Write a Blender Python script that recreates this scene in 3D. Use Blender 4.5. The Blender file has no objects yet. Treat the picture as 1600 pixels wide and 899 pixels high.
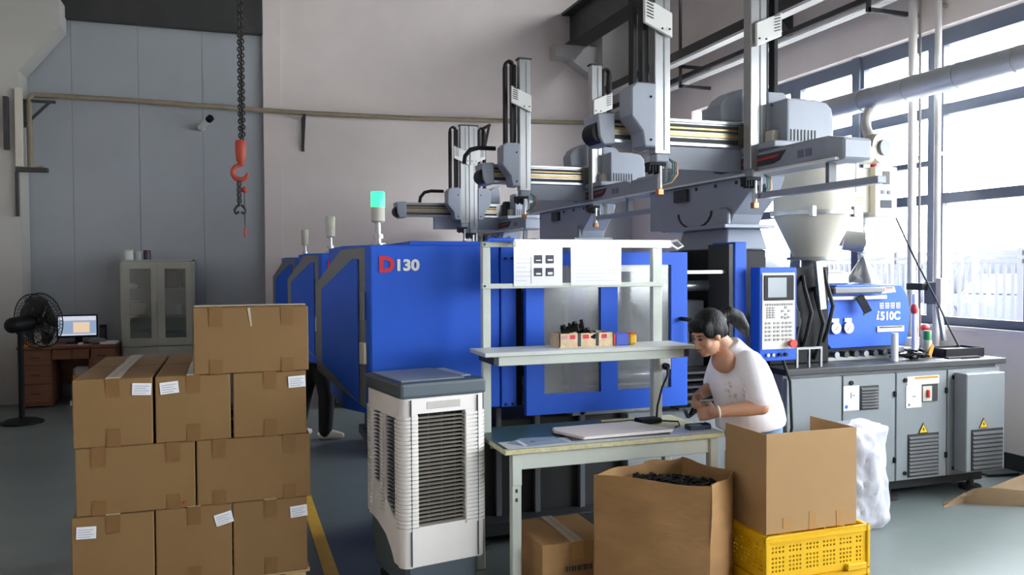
import bpy, bmesh, math, random
from mathutils import Vector, Matrix, Quaternion

scene = bpy.context.scene
COL = scene.collection
random.seed(7)
PI = math.pi

# ------------------------------------------------------------------ camera
cam_data = bpy.data.cameras.new('camera')
cam = bpy.data.objects.new('camera', cam_data)
COL.objects.link(cam)
cam_data.sensor_fit = 'HORIZONTAL'
cam_data.sensor_width = 36.0
cam_data.lens = 36.0 * 1275.0 / 1600.0
cam_data.clip_end = 300
_R = Matrix(((0.94533258, 0.01316015, -0.32584219),
             (-0.32606456, 0.02186735, -0.94509456),
             (-0.00531228, 0.99967426, 0.02496298)))
cam.matrix_world = Matrix.Translation((0, 0, 1.65)) @ _R.to_4x4()
scene.camera = cam

# ------------------------------------------------------------------ light
SKY = 12.0
world = bpy.data.worlds.new('overcast_sky')
scene.world = world
world.use_nodes = True
_bg = world.node_tree.nodes['Background']
_bg.inputs[0].default_value = (0.93, 0.97, 1.0, 1)
_bg.inputs[1].default_value = SKY
scene.view_settings.view_transform = 'Standard'
scene.view_settings.look = 'None'
scene.view_settings.gamma = 1.0
scene.view_settings.exposure = 0.92
scene.view_settings.use_curve_mapping = False


def portal(name, loc, rot, sx, sy):
    l = bpy.data.lights.new(name, 'AREA')
    l.shape = 'RECTANGLE'
    l.size, l.size_y = sx, sy
    l.cycles.is_portal = True
    o = bpy.data.objects.new(name, l)
    o.location = loc
    o.rotation_euler = rot
    COL.objects.link(o)


portal('window_daylight', (6.16, 1.85, 2.43), (0, PI / 2, 0), 2.6, 15.6)
portal('added_window_daylight', (6.16, 5.5, 5.98), (0, PI / 2, 0), .68, 9.7)  # portal of the added upper windows

# ------------------------------------------------------------------ materials
MATS = {}


def srgb(r, g, b):
    f = lambda c: (c / 12.92 if c <= 0.04045 else ((c + 0.055) / 1.055) ** 2.4)
    return tuple(f(v / 255.0) for v in (r, g, b))


def mat(name, col, rough=0.5, metal=0.0, var=0.0, scale=8.0, bump=0.0, bscale=60.0, spec=0.5,
        emit=None, estr=0.0, stretch=(1, 1, 1), coat=0.0):
    if name in MATS:
        return MATS[name]
    m = bpy.data.materials.new(name)
    m.use_nodes = True
    nt = m.node_tree
    b = nt.nodes['Principled BSDF']
    c = srgb(*col)
    b.inputs['Base Color'].default_value = (*c, 1)
    b.inputs['Roughness'].default_value = rough
    b.inputs['Metallic'].default_value = metal
    b.inputs['Specular IOR Level'].default_value = spec
    b.inputs['Coat Weight'].default_value = coat
    if emit:
        b.inputs['Emission Color'].default_value = (*emit, 1)
        b.inputs['Emission Strength'].default_value = estr
    if var > 0 or bump > 0:
        tc = nt.nodes.new('ShaderNodeTexCoord')
        mp = nt.nodes.new('ShaderNodeMapping')
        mp.inputs['Scale'].default_value = stretch
        nt.links.new(tc.outputs['Object'], mp.inputs['Vector'])
    if var > 0:
        n = nt.nodes.new('ShaderNodeTexNoise')
        n.inputs['Scale'].default_value = scale
        n.inputs['Detail'].default_value = 6
        n.inputs['Roughness'].default_value = 0.6
        nt.links.new(mp.outputs[0], n.inputs['Vector'])
        r = nt.nodes.new('ShaderNodeValToRGB')
        r.color_ramp.elements[0].position = 0.3
        r.color_ramp.elements[1].position = 0.7
        r.color_ramp.elements[0].color = (*[v * (1 - var) for v in c], 1)
        r.color_ramp.elements[1].color = (*[min(1, v * (1 + var)) for v in c], 1)
        nt.links.new(n.outputs['Fac'], r.inputs['Fac'])
        nt.links.new(r.outputs['Color'], b.inputs['Base Color'])
    if bump > 0:
        n2 = nt.nodes.new('ShaderNodeTexNoise')
        n2.inputs['Scale'].default_value = bscale
        n2.inputs['Detail'].default_value = 4
        nt.links.new(mp.outputs[0], n2.inputs['Vector'])
        bp = nt.nodes.new('ShaderNodeBump')
        bp.inputs['Strength'].default_value = bump
        bp.inputs['Distance'].default_value = 0.01
        nt.links.new(n2.outputs['Fac'], bp.inputs['Height'])
        nt.links.new(bp.outputs[0], b.inputs['Normal'])
    MATS[name] = m
    return m


def glass(name, tint=(0.95, 0.97, 0.97), gloss=0.06, rough=0.03, haze=0.0, glare=0.0):
    if name in MATS:
        return MATS[name]
    m = bpy.data.materials.new(name)
    m.use_nodes = True
    nt = m.node_tree
    nt.nodes.clear()
    out = nt.nodes.new('ShaderNodeOutputMaterial')
    tr = nt.nodes.new('ShaderNodeBsdfTransparent')
    tr.inputs[0].default_value = (*tint, 1)
    gl = nt.nodes.new('ShaderNodeBsdfGlossy')
    gl.inputs['Roughness'].default_value = rough
    mx = nt.nodes.new('ShaderNodeMixShader')
    mx.inputs[0].default_value = gloss
    nt.links.new(tr.outputs[0], mx.inputs[1])
    nt.links.new(gl.outputs[0], mx.inputs[2])
    last = mx
    if haze > 0:
        df = nt.nodes.new('ShaderNodeBsdfDiffuse')
        df.inputs[0].default_value = (0.6, 0.62, 0.62, 1)
        m2 = nt.nodes.new('ShaderNodeMixShader')
        m2.inputs[0].default_value = haze
        nt.links.new(mx.outputs[0], m2.inputs[1])
        nt.links.new(df.outputs[0], m2.inputs[2])
        last = m2
    if glare > 0:      # translucent veil put into the glass for glare over the yard view
        tl = nt.nodes.new('ShaderNodeBsdfTranslucent')
        tl.inputs[0].default_value = (0.9, 0.9, 0.92, 1)
        m3 = nt.nodes.new('ShaderNodeMixShader')
        m3.inputs[0].default_value = glare
        nt.links.new(last.outputs[0], m3.inputs[1])
        nt.links.new(tl.outputs[0], m3.inputs[2])
        last = m3
    nt.links.new(last.outputs[0], out.inputs[0])
    MATS[name] = m
    return m


WHITE_WALL = mat('white_plaster', (220, 209, 204), 0.85, var=0.05, scale=1.3, bump=0.05)
GREY_PANEL = mat('grey_blue_panel', (163, 168, 173), 0.6, var=0.04, scale=2.0)
CONCRETE = mat('painted_concrete', (188, 186, 180), 0.85, var=0.05, scale=2.0, bump=0.06)
FLOOR_M = mat('epoxy_floor', (105, 114, 112), 0.38, var=0.10, scale=1.6, bump=0.03, bscale=8)
CEIL_M = mat('ceiling_paint', (150, 148, 146), 0.9)
DARK_STEEL = mat('dark_steel', (62, 62, 62), 0.55, 0.2, var=0.15, scale=5)
BLACK_SKIRT = mat('black_skirting', (32, 32, 34), 0.6)
FRAME_M = mat('window_frame_grey', (98, 106, 122), 0.45)
BLUE = mat('blue_machine_paint', (37, 92, 206), 0.5, var=0.05, scale=3.0, spec=0.3)
GREY_FRAME = mat('grey_guard_paint', (112, 116, 120), 0.5, var=0.06, scale=5)
CAB_GREY = mat('light_grey_cabinet_paint', (138, 144, 147), 0.4, var=0.04, scale=4)
BASE_DARK = mat('dark_machine_base', (52, 54, 56), 0.55, var=0.1)
BLACK = mat('black_plastic', (24, 24, 26), 0.5, spec=0.2)
RUBBER = mat('black_rubber', (22, 22, 24), 0.7)
ROBOT = mat('robot_grey_white', (150, 157, 169), 0.38, var=0.03, scale=5)
ALU = mat('aluminium', (182, 184, 184), 0.3, 0.7)
STEEL = mat('bright_steel', (176, 178, 180), 0.28, 0.85, var=0.05)
BRASS = mat('brass_rail', (186, 160, 112), 0.35, 0.7, var=0.15, scale=20)
CREAM = mat('cream_paint', (206, 200, 184), 0.4, var=0.03)
BEIGE = mat('beige_plastic', (196, 192, 178), 0.5)
CARD = mat('cardboard', (132, 101, 61), 0.8, var=0.05, scale=4, bump=0.05, bscale=90)
CARD_B = mat('new_cardboard', (174, 138, 93), 0.8, var=0.03, scale=4, bump=0.04, bscale=90)
CARD_C = mat('worn_cardboard', (166, 126, 80), 0.8, var=0.14, scale=4, bump=0.2, bscale=14, stretch=(1, 1, 2.5))
CARD_IN = mat('cardboard_inside', (150, 116, 86), 0.85, var=0.06)
TAPE = mat('clear_brown_tape', (123, 89, 49), 0.45, var=0.05)
TAPE_B = mat('amber_tape', (178, 134, 78), 0.3, var=0.05)
TAPE_W = mat('pale_packing_tape', (190, 178, 160), 0.22, var=0.06, scale=20)
PAPER = mat('white_paper', (232, 232, 236), 0.7)
PAPER_P = mat('pinkish_card', (232, 222, 218), 0.7)
INK = mat('grey_print', (110, 115, 130), 0.7)
INK_D = mat('dark_print', (58, 60, 70), 0.7)
BENCH = mat('bench_frame_paint', (198, 204, 194), 0.45, var=0.04)
BENCH_TOP = mat('bench_top_laminate', (206, 210, 206), 0.4, var=0.03)
MAT_GREEN = mat('green_bench_mat', (66, 92, 86), 0.35, var=0.08)
EDGE_WORN = mat('worn_bench_edge', (196, 190, 150), 0.6, var=0.22, scale=30)
COOL_W = mat('cooler_white_plastic', (238, 233, 228), 0.42, var=0.02)
COOL_G = mat('cooler_slate_plastic', (78, 90, 98), 0.42, var=0.03)
COOL_T = mat('cooler_lid_grey', (138, 146, 150), 0.4, var=0.04)
COOL_P = mat('cooler_dark_pad', (30, 31, 31), 0.9, var=0.3, scale=40, bump=0.4, bscale=120)
YELLOW = mat('yellow_crate_plastic', (240, 190, 20), 0.4, var=0.03)
ORANGE = mat('orange_plastic', (236, 140, 30), 0.4)
RED = mat('red_plastic', (200, 48, 44), 0.4)
RED_TXT = mat('red_letter_vinyl', (205, 40, 60), 0.5)
WHITE_TXT = mat('white_letter_vinyl', (228, 228, 224), 0.5)
YEL_SIGN = mat('warning_yellow', (240, 200, 50), 0.5)
WHITE_PL = mat('white_plastic', (226, 226, 222), 0.4)
SACK_W = mat('white_woven_sack', (190, 191, 200), 0.5, bump=0.25, bscale=30)
KRAFT = mat('kraft_paper', (140, 116, 86), 0.8, var=0.1, scale=6, bump=0.15, bscale=20)
WOOD_DESK = mat('brown_desk_veneer', (128, 84, 58), 0.5, var=0.18, scale=5, stretch=(1, 1, 8))
WOOD_PAL = mat('pallet_wood', (196, 166, 118), 0.8, var=0.15, scale=6, stretch=(6, 1, 1))
CAB_METAL = mat('filing_cabinet_paint', (176, 176, 164), 0.45, var=0.03)
CHAIN_M = mat('dark_chain_steel', (60, 58, 56), 0.45, 0.6, var=0.3, scale=60)
HOOK_RED = mat('red_hook_paint', (178, 66, 46), 0.5, var=0.1)
PIPE_TAN = mat('tan_pipe_wrap', (146, 134, 112), 0.7, var=0.12, scale=10)
PIPE_W = mat('white_pipe', (214, 210, 206), 0.4)
DUCT_M = mat('galvanised_duct', (186, 190, 196), 0.38, 0.55, var=0.08, scale=3)
SKIN = mat('skin', (196, 148, 120), 0.5, var=0.05, scale=10)
HAIR = mat('black_hair', (14, 12, 12), 0.55, spec=0.25, var=0.3, scale=60, bump=0.5, bscale=120, stretch=(1, 1, 0.15))
TSHIRT = mat('white_cotton', (246, 244, 250), 0.85, bump=0.25, bscale=14)
DENIM = mat('blue_denim', (104, 128, 160), 0.85, var=0.12, scale=20, bump=0.1)
BLACK_CLOTH = mat('black_cloth', (22, 22, 26), 0.85, bump=0.2, bscale=20)
SHOE_W = mat('white_sneaker', (216, 210, 196), 0.6)
GREEN_LAMP = mat('green_signal_lamp', (20, 160, 70), 0.3, emit=(0.03, 1.0, 0.22), estr=1.6)
LAMP_OFF = mat('unlit_signal_lamp', (206, 206, 182), 0.25)
TUBE_ON = mat('led_tube_lit', (255, 255, 255), 0.3, emit=(0.86, 0.92, 1.0), estr=3.4)
SCREEN_ON = mat('lit_monitor_screen', (40, 60, 90), 0.3, emit=(0.42, 0.56, 0.78), estr=0.35)
SCREEN_WIN = mat('lit_screen_window', (200, 170, 140), 0.3, emit=(0.95, 0.72, 0.52), estr=0.4)
SCREEN_BAR = mat('lit_screen_bar', (200, 200, 210), 0.3, emit=(0.75, 0.75, 0.85), estr=0.4)
LCD_OFF = mat('grey_lcd', (120, 128, 136), 0.2)
PANEL_IV = mat('ivory_keypad', (222, 218, 206), 0.45)
KEY_G = mat('grey_keys', (150, 150, 150), 0.5)
WGLASS = glass('window_glass', (0.97, 0.98, 0.99), 0.05, glare=0.007)
DGLASS = glass('guard_window_glass', (0.62, 0.64, 0.66), 0.10, 0.12, haze=0.22)
CGLASS = glass('cabinet_glass', (0.75, 0.8, 0.78), 0.08)
INNER = mat('inner_machine_grey', (150, 152, 152), 0.5, 0.2, var=0.2, scale=8)
GALV = mat('zinc_bracket', (150, 152, 150), 0.45, 0.5)
ASPHALT = mat('pale_yard_concrete', (190, 190, 186), 0.9, var=0.06, scale=0.6)
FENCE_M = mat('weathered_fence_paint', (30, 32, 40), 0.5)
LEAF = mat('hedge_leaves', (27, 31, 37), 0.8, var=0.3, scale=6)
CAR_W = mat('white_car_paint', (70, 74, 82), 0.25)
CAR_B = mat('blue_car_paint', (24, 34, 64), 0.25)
CAR_GL = mat('dark_car_glass', (60, 70, 84), 0.1)
TEAL = mat('teal_air_hose', (54, 108, 112), 0.4)
COPPER = mat('copper_fitting', (190, 130, 90), 0.35, 0.6)


# ------------------------------------------------------------------ mesh builder
class MB:
    def __init__(self):
        self.v, self.f = [], []

    def add(self, vs, fs):
        n = len(self.v)
        self.v += [tuple(p) for p in vs]
        self.f += [tuple(i + n for i in f) for f in fs]
        return self

    def box(self, x0, x1, y0, y1, z0, z1):
        if x0 > x1: x0, x1 = x1, x0
        if y0 > y1: y0, y1 = y1, y0
        if z0 > z1: z0, z1 = z1, z0
        return self.add([(x0, y0, z0), (x1, y0, z0), (x1, y1, z0), (x0, y1, z0),
                         (x0, y0, z1), (x1, y0, z1), (x1, y1, z1), (x0, y1, z1)],
                        [(0, 3, 2, 1), (4, 5, 6, 7), (0, 1, 5, 4), (1, 2, 6, 5), (2, 3, 7, 6), (3, 0, 4, 7)])

    def bar(self, p, q, w, h, up=(0, 0, 1)):
        p, q = Vector(p), Vector(q)
        d = (q - p).normalized()
        u = Vector(up)
        if abs(d.dot(u)) > 0.98: u = Vector((0, 1, 0))
        s = d.cross(u).normalized() * (w / 2)
        t = s.cross(d).normalized() * (h / 2)
        vs = [p - s - t, p + s - t, p + s + t, p - s + t, q - s - t, q + s - t, q + s + t, q - s + t]
        return self.add(vs, [(0, 1, 2, 3), (7, 6, 5, 4), (0, 4, 5, 1), (1, 5, 6, 2), (2, 6, 7, 3), (3, 7, 4, 0)])

    def prism(self, poly, axis, a, b):
        """poly: 2-D points in the plane of the other two axes (X:(y,z) Y:(x,z) Z:(x,y))"""
        def P(u, w, t):
            return {'X': (t, u, w), 'Y': (u, t, w), 'Z': (u, w, t)}[axis]
        n = len(poly)
        vs = [P(u, w, a) for u, w in poly] + [P(u, w, b) for u, w in poly]
        fs = [tuple(range(n))[::-1], tuple(range(n, 2 * n))]
        fs += [(i, (i + 1) % n, n + (i + 1) % n, n + i) for i in range(n)]
        return self.add(vs, fs)

    def cyl(self, p, q, r0, r1=None, n=16, cap=True):
        r1 = r0 if r1 is None else r1
        p, q = Vector(p), Vector(q)
        d = (q - p).normalized()
        u = Vector((0, 0, 1)) if abs(d.z) < 0.9 else Vector((1, 0, 0))
        s = d.cross(u).normalized()
        t = s.cross(d)
        vs = []
        for c, r in ((p, r0), (q, r1)):
            for i in range(n):
                a = 2 * PI * i / n
                vs.append(c + s * (r * math.cos(a)) + t * (r * math.sin(a)))
        fs = [(i, (i + 1) % n, n + (i + 1) % n, n + i) for i in range(n)]
        if cap:
            fs += [tuple(range(n))[::-1], tuple(range(n, 2 * n))]
        return self.add(vs, fs)

    def tube(self, pts, r, n=8, closed=False):
        pts = [Vector(p) for p in pts]
        m = len(pts)
        rs = r if isinstance(r, (list, tuple)) else [r] * m
        prev = None
        vs = []
        for i, p in enumerate(pts):
            if closed:
                d = pts[(i + 1) % m] - pts[i - 1]
            else:
                d = pts[min(i + 1, m - 1)] - pts[max(i - 1, 0)]
            d.normalize()
            if prev is None:
                u = Vector((0, 0, 1)) if abs(d.z) < 0.9 else Vector((1, 0, 0))
                s = d.cross(u).normalized()
            else:
                s = (prev - d * prev.dot(d)).normalized()
            prev = s
            t = s.cross(d)
            for k in range(n):
                a = 2 * PI * k / n
                vs.append(p + s * (rs[i] * math.cos(a)) + t * (rs[i] * math.sin(a)))
        fs = []
        for i in range(m if closed else m - 1):
            j = (i + 1) % m
            for k in range(n):
                fs.append((i * n + k, i * n + (k + 1) % n, j * n + (k + 1) % n, j * n + k))
        if not closed:
            fs += [tuple(range(n))[::-1], tuple(range((m - 1) * n, m * n))]
        return self.add(vs, fs)

    def lathe(self, prof, c=(0, 0, 0), n=24, axis='Z'):
        vs, fs = [], []
        for r, h in prof:
            for k in range(n):
                a = 2 * PI * k / n
                x, y = r * math.cos(a), r * math.sin(a)
                p = {'Z': (x, y, h), 'Y': (x, h, y), 'X': (h, x, y)}[axis]
                vs.append((c[0] + p[0], c[1] + p[1], c[2] + p[2]))
        m = len(prof)
        for i in range(m - 1):
            for k in range(n):
                fs.append((i * n + k, i * n + (k + 1) % n, (i + 1) * n + (k + 1) % n, (i + 1) * n + k))
        fs += [tuple(range(n))[::-1], tuple(range((m - 1) * n, m * n))]
        return self.add(vs, fs)

    def ball(self, c, r, n=16, m=10, rot=None):
        if not isinstance(r, (tuple, list)): r = (r, r, r)
        vs = []
        c = Vector(c)
        for i in range(m + 1):
            th = PI * i / m
            for k in range(n):
                a = 2 * PI * k / n
                p = Vector((r[0] * math.sin(th) * math.cos(a), r[1] * math.sin(th) * math.sin(a), r[2] * math.cos(th)))
                if rot is not None: p = rot @ p
                vs.append(c + p)
        fs = []
        for i in range(m):
            for k in range(n):
                fs.append((i * n + k, (i + 1) * n + k, (i + 1) * n + (k + 1) % n, i * n + (k + 1) % n))
        return self.add(vs, fs)

    def build(self, name, material, parent=None, bevel=0.0, smooth=False, local=False, seg=1, label=None, mesh_only=False):
        off = Vector((0, 0, 0))
        if parent is not None and not local:
            p = parent
            while p is not None:
                off += p.location
                p = p.parent
        me = bpy.data.meshes.new(name)
        bm = bmesh.new()
        bv = [bm.verts.new(Vector(p) - off) for p in self.v]
        for f in self.f:
            try:
                bm.faces.new([bv[i] for i in f])
            except ValueError:
                pass
        bmesh.ops.remove_doubles(bm, verts=bm.verts, dist=1e-6)
        bmesh.ops.recalc_face_normals(bm, faces=bm.faces)
        if bevel > 0:
            es = [e for e in bm.edges if len(e.link_faces) == 2 and e.calc_face_angle(0) > 0.6]
            bmesh.ops.bevel(bm, geom=es, offset=bevel, segments=seg, affect='EDGES', profile=0.6, clamp_overlap=True)
        bm.to_mesh(me)
        bm.free()
        if smooth:
            me.polygons.foreach_set('use_smooth', [True] * len(me.polygons))
            try:
                me.set_sharp_from_angle(angle=math.radians(40))
            except Exception:
                pass
        me.materials.append(material)
        if mesh_only:
            return me
        o = bpy.data.objects.new(name, me)
        COL.objects.link(o)
        if parent is not None:
            o.parent = parent
        if label:
            o['label'] = label
        return o


def box(name, m, parent, x0, x1, y0, y1, z0, z1, bevel=0.0, local=False, label=None):
    return MB().box(x0, x1, y0, y1, z0, z1).build(name, m, parent, bevel, local=local, label=label)


def thing(name, label, cat, loc=(0, 0, 0), rz=0.0, group=None):
    o = bpy.data.objects.new(name, None)
    o.empty_display_size = 0.1
    o.location = loc
    o.rotation_euler = (0, 0, rz)
    COL.objects.link(o)
    return tag(o, label, cat, group)


def tag(o, label, cat, group=None):
    o['label'] = label
    o['category'] = cat
    if group: o['group'] = group
    return o


def struct(o):
    o['kind'] = 'structure'
    return o


def recenter(o):
    """put the origin of a single-mesh thing at its base"""
    vs = [v.co.copy() for v in o.data.vertices]
    lo = Vector((min(v.x for v in vs), min(v.y for v in vs), min(v.z for v in vs)))
    hi = Vector((max(v.x for v in vs), max(v.y for v in vs), max(v.z for v in vs)))
    c = Vector(((lo.x + hi.x) / 2, (lo.y + hi.y) / 2, lo.z))
    o.data.transform(Matrix.Translation(-c))
    o.location = o.location + c
    return o


def inst(o, parent, loc=(0, 0, 0), rot=None):
    c = o.copy()
    COL.objects.link(c)
    c.parent = parent
    c.location = loc
    if rot: c.rotation_euler = rot
    return c


def text(name, s, m, parent, origin, size, xdir=(1, 0, 0), up=(0, 0, 1), depth=0.002, shear=0.0, bold=0.0, sx=1.0, local=False):
    cu = bpy.data.curves.new(name, 'FONT')
    cu.body = s
    cu.size = size
    cu.shear = shear
    cu.offset = bold
    cu.extrude = depth
    cu.resolution_u = 3
    tmp = bpy.data.objects.new(name + '_tmp', cu)
    COL.objects.link(tmp)
    dg = bpy.context.evaluated_depsgraph_get()
    me = bpy.data.meshes.new_from_object(tmp.evaluated_get(dg))
    bpy.data.objects.remove(tmp)
    x = Vector(xdir).normalized()
    u = Vector(up).normalized()
    n = x.cross(u)
    M3 = Matrix((x * sx, u, n)).transposed().to_4x4()
    off = Vector(origin)
    if parent is not None and not local:
        p = parent
        while p is not None:
            off = off - p.location
            p = p.parent
    me.transform(Matrix.Translation(off) @ M3)
    me.materials.clear()
    me.materials.append(m)
    o = bpy.data.objects.new(name, me)
    COL.objects.link(o)
    o.parent = parent
    return o

# ================================================================== STRUCTURE
XL, XR, YB, YF, ZC = -2.9, 5.92, 11.85, -9.0, 7.0
floor = struct(box('floor', FLOOR_M, None, XL - 0.2, XR + 0.3, YF - 0.2, YB + 0.3, -0.1, 0))
fl = MB().box(0.455, 0.53, 1.0, 10.6, 0.0, 0.0025).build('floor_line', mat('yellow_floor_paint', (226, 178, 60), 0.5, var=0.1), floor)
struct(box('ceiling', CEIL_M, None, XL - 0.2, XR + 0.3, YF - 0.2, YB + 0.3, ZC, ZC + 0.15))
struct(box('wall_left', WHITE_WALL, None, XL - 0.2, XL, YF - 0.2, YB + 0.3, 0, ZC))
# back wall: white masonry right of the pilaster, a header above the grey door
w = MB().box(0.46, XR, YB, YB + 0.25, 0, ZC).box(XL, 0.46, YB, YB + 0.25, 5.45, ZC).box(XL, -2.7, YB, YB + 0.25, 0, 5.45)
struct(w.build('wall_back', WHITE_WALL))
# wall behind the camera
w = MB().box(XL, XR + .3, YF - 0.2, YF, 0, ZC)
struct(w.build('wall_front', WHITE_WALL))
# window wall
WY = [4.77 + .965 * k for k in range(-11, 6)]            # centres of the posts; unseen bays behind the camera extended for their light
w = MB().box(XR, XR + 0.25, YF, YB, 0, 1.12).box(XR, XR + 0.25, YF, YB, 3.74, 5.65).box(XR, XR + 0.25, YF, YB, 6.35, ZC).box(XR, XR + .25, YF, .7, 5.65, 6.35).box(XR, XR + .25, 10.3, YB, 5.65, 6.35)
w.box(XR, XR + 0.25, YF, WY[0] - .09, 1.12, 3.74).box(XR, XR + 0.25, WY[-1] + .09, YB, 1.12, 3.74)
struct(w.build('wall_right', WHITE_WALL))
struct(box('baseboard_right', BLACK_SKIRT, None, XR - 0.012, XR, YF, YB, 0, 0.13))
struct(box('baseboard_back', BLACK_SKIRT, None, 0.75, XR - .02, YB - 0.012, YB, 0, 0.13))
struct(box('baseboard_left', BLACK_SKIRT, None, XL, XL + 0.012, YF, 11.38, 0, 0.13))

# big grey panelled door in the back wall
door = MB().box(-2.7, 0.46, YB + .06, YB + 0.12, 0, 4.98).build('door_1', GREY_PANEL)
struct(door)
for i in range(4):
    x0 = -2.7 + i * 0.79
    box('door_panel', GREY_PANEL, door, x0 + 0.0015, x0 + 0.7885, YB + .02, YB + 0.06, 0.0, 4.97, 0.003)
struct(box('trim_1', DARK_STEEL, None, -2.7, 0.46, YB - 0.10, YB + .12, 4.86, 5.45))        # steel lintel
struct(box('trim_2', WHITE_WALL, None, 0.455, 0.70, YB - 0.07, YB, 0, ZC, 0.004))           # pilaster
# columns with corbels, crane runway beams
w = MB().box(XL, -2.41, 11.38, YB - 0.0, 0, ZC)
w.prism([(-2.41, 4.07), (-1.95, 4.66), (-1.95, 5.0), (-2.41, 5.0)], 'Y', 11.38, 11.83)
struct(w.build('trim_3', CONCRETE))
w = MB().box(5.42, XR, 11.42, YB, 0, ZC)
w.prism([(5.42, 4.55), (4.95, 4.84), (4.72, 4.86), (4.72, 5.05), (5.42, 5.05)], 'Y', 11.60, 11.84)
struct(w.build('trim_4', CONCRETE))
w = MB().box(5.42, XR, 4.2, 4.62, 3.74, ZC)


def ibeam(x, z0, z1, wd):
    m = MB().box(x - wd, x + wd, YF, YB - .01, z0, z0 + .04).box(x - wd, x + wd, YF, YB - .01, z1 - .04, z1)
    m.box(x - .02, x + .02, YF, YB - .01, z0 + .04, z1 - .04)
    return m


struct(ibeam(5.08, 5.05, 5.6, 0.16).build('trim_5', DARK_STEEL))
struct(ibeam(-2.2, 5.0, 5.55, 0.16).build('trim_6', DARK_STEEL))
brk = MB().prism([(5.92, 4.20), (5.5, 4.62), (5.92, 4.62)], 'Y', 7.58, 7.68).build('trim_7', DARK_STEEL)
struct(brk)

# windows: one bay per window object, with its three panes
FX0, FX1 = XR + 0.10, XR + 0.17
for k in range(len(WY) - 1):
    a, b = WY[k] + .085, WY[k + 1] - .085
    f = MB()
    f.box(FX0, FX1, WY[k], a, 1.12, 3.74).box(FX0, FX1, b, WY[k + 1], 1.12, 3.74)
    for z0, z1 in ((1.12, 1.19), (2.20, 2.29), (2.985, 3.08), (3.60, 3.74)):
        f.box(FX0, FX1, a, b, z0, z1)
    if k == 12:
        f.box(FX0, FX1, a, b, 2.55, 2.60)
    if k % 4 == 1:
        f.box(FX0 - .03, FX0, WY[k] - .05, WY[k] + .05, 1.12, 3.74)
    wobj = struct(f.build('window_%d' % (k + 1), FRAME_M))
    for z0, z1 in ((1.19, 2.20), (2.29, 2.985), (3.08, 3.60)):
        box('window_pane', WGLASS, wobj, FX0 + .03, FX0 + .036, a, b, z0, z1)
f = MB()  # unseen upper window row, added to light the back wall
for k in range(11):
    f.box(FX0, FX1, .7 + .954 * k, .76 + .954 * k, 5.65, 6.35)
f.box(FX0, FX1, .7, 10.3, 5.65, 5.71).box(FX0, FX1, .7, 10.3, 6.29, 6.35)
wobj = struct(f.build('window_17', FRAME_M))
for k in range(10):
    box('window_pane', WGLASS, wobj, FX0 + .03, FX0 + .036, .76 + .954 * k, .7 + .954 * (k + 1), 5.71, 6.29)
struct(box('trim_8', mat('window_sill_paint', (214, 210, 206), 0.5), None, XR - 0.02, FX0, WY[0] - .05, WY[-1] + .05, 1.085, 1.12))

# ------------------------------------------------------------------ services along the window wall
t = tag(MB().cyl((5.66, 2.2, 3.2), (5.66, 11.8, 3.2), 0.105, n=28).build('air_duct', DUCT_M, None, smooth=True),
        'big round galvanised air duct running in front of the windows', 'duct')
for i in range(18):
    y = 2.5 + i * .53
    MB().lathe([(0.106, -.006), (0.111, -.006), (0.111, .006), (0.106, .006)], (5.66, y, 3.2), 28, 'Y').build('duct_seam', DUCT_M, t, smooth=True)

ct = thing('cable_tray', 'upper dark steel channel under the crane beam along the window wall', 'cable tray', (5.3, 8, 4.2))
MB().box(5.27, 5.33, 4.0, 11.4, 4.20, 4.32).build('channel', DARK_STEEL, ct)
MB().box(5.24, 5.36, 4.0, 11.4, 4.165, 4.195).build('daylit_flange', PIPE_W, ct)  # flange coloured white for the window light falling on it
for y in (6.0, 9.25):
    MB().bar((5.3, y, 4.32), (5.3, y, 6.98), .02, .02).build('hanger_rod', DARK_STEEL, ct)
ct = thing('cable_tray', 'lower cable tray of dark angle with three pale conduits by the window wall', 'cable tray', (5.6, 8, 4.0))
MB().box(5.52, 5.56, 4.0, 11.4, 4.06, 4.11).build('angle_bar', DARK_STEEL, ct)
for j, dx in enumerate((-.02, .05, .12)):
    MB().cyl((5.56 + dx, 4.0, 4.02 + .012 * j), (5.56 + dx, 11.4, 4.02 + .012 * j), 0.022, n=10).build('conduit', PIPE_W, ct, smooth=True)
for y in (5.95, 9.2):
    MB().bar((5.46, y, 3.93), (5.46, y, 6.98), .03, .03).build('hanger_rod', DARK_STEEL, ct)
    MB().bar((5.44, y, 3.95), (5.9, y, 3.95), .03, .04).bar((5.44, y, 4.2), (5.9, y, 4.2), .03, .04).build('hanger_arm', DARK_STEEL, ct)

for (y, r, lab) in ((5.81, .036, 'thick white vertical pipe left of the junction box by the windows'),
                    (5.53, .028, 'white vertical pipe passing behind the grey junction box')):
    p = tag(MB().cyl((5.83, y, 0), (5.83, y, ZC - .002), r, n=14).build('vertical_pipe', PIPE_W, None, smooth=True), lab, 'pipe')
    for z in (1.42, 2.62, 3.9):
        MB().box(5.83, XR - .001, y - .012, y + .012, z - .015, z + .015).build('pipe_clamp', GALV, p)
tag(MB().tube([(5.8, 5.70, 4.0), (5.805, 5.70, 3.0), (5.80, 5.695, 2.0), (5.81, 5.69, 1.2), (5.81, 5.69, 0)], .011, 6)
    .build('hanging_cable', mat('grey_cable', (130, 124, 120), .5), None, smooth=True),
    'thin grey cable hanging beside the white vertical pipe', 'cable')
j = thing('junction_box', 'grey junction box with a pale trunking piece on the window post', 'junction box', (5.8, 5.56, 1.3))
box('box_body', GREY_FRAME, j, 5.76, 5.92, 5.47, 5.60, 1.31, 1.50, .005)
box('side_bracket', DARK_STEEL, j, 5.70, 5.80, 5.56, 5.74, 1.43, 1.49, .004)
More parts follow.
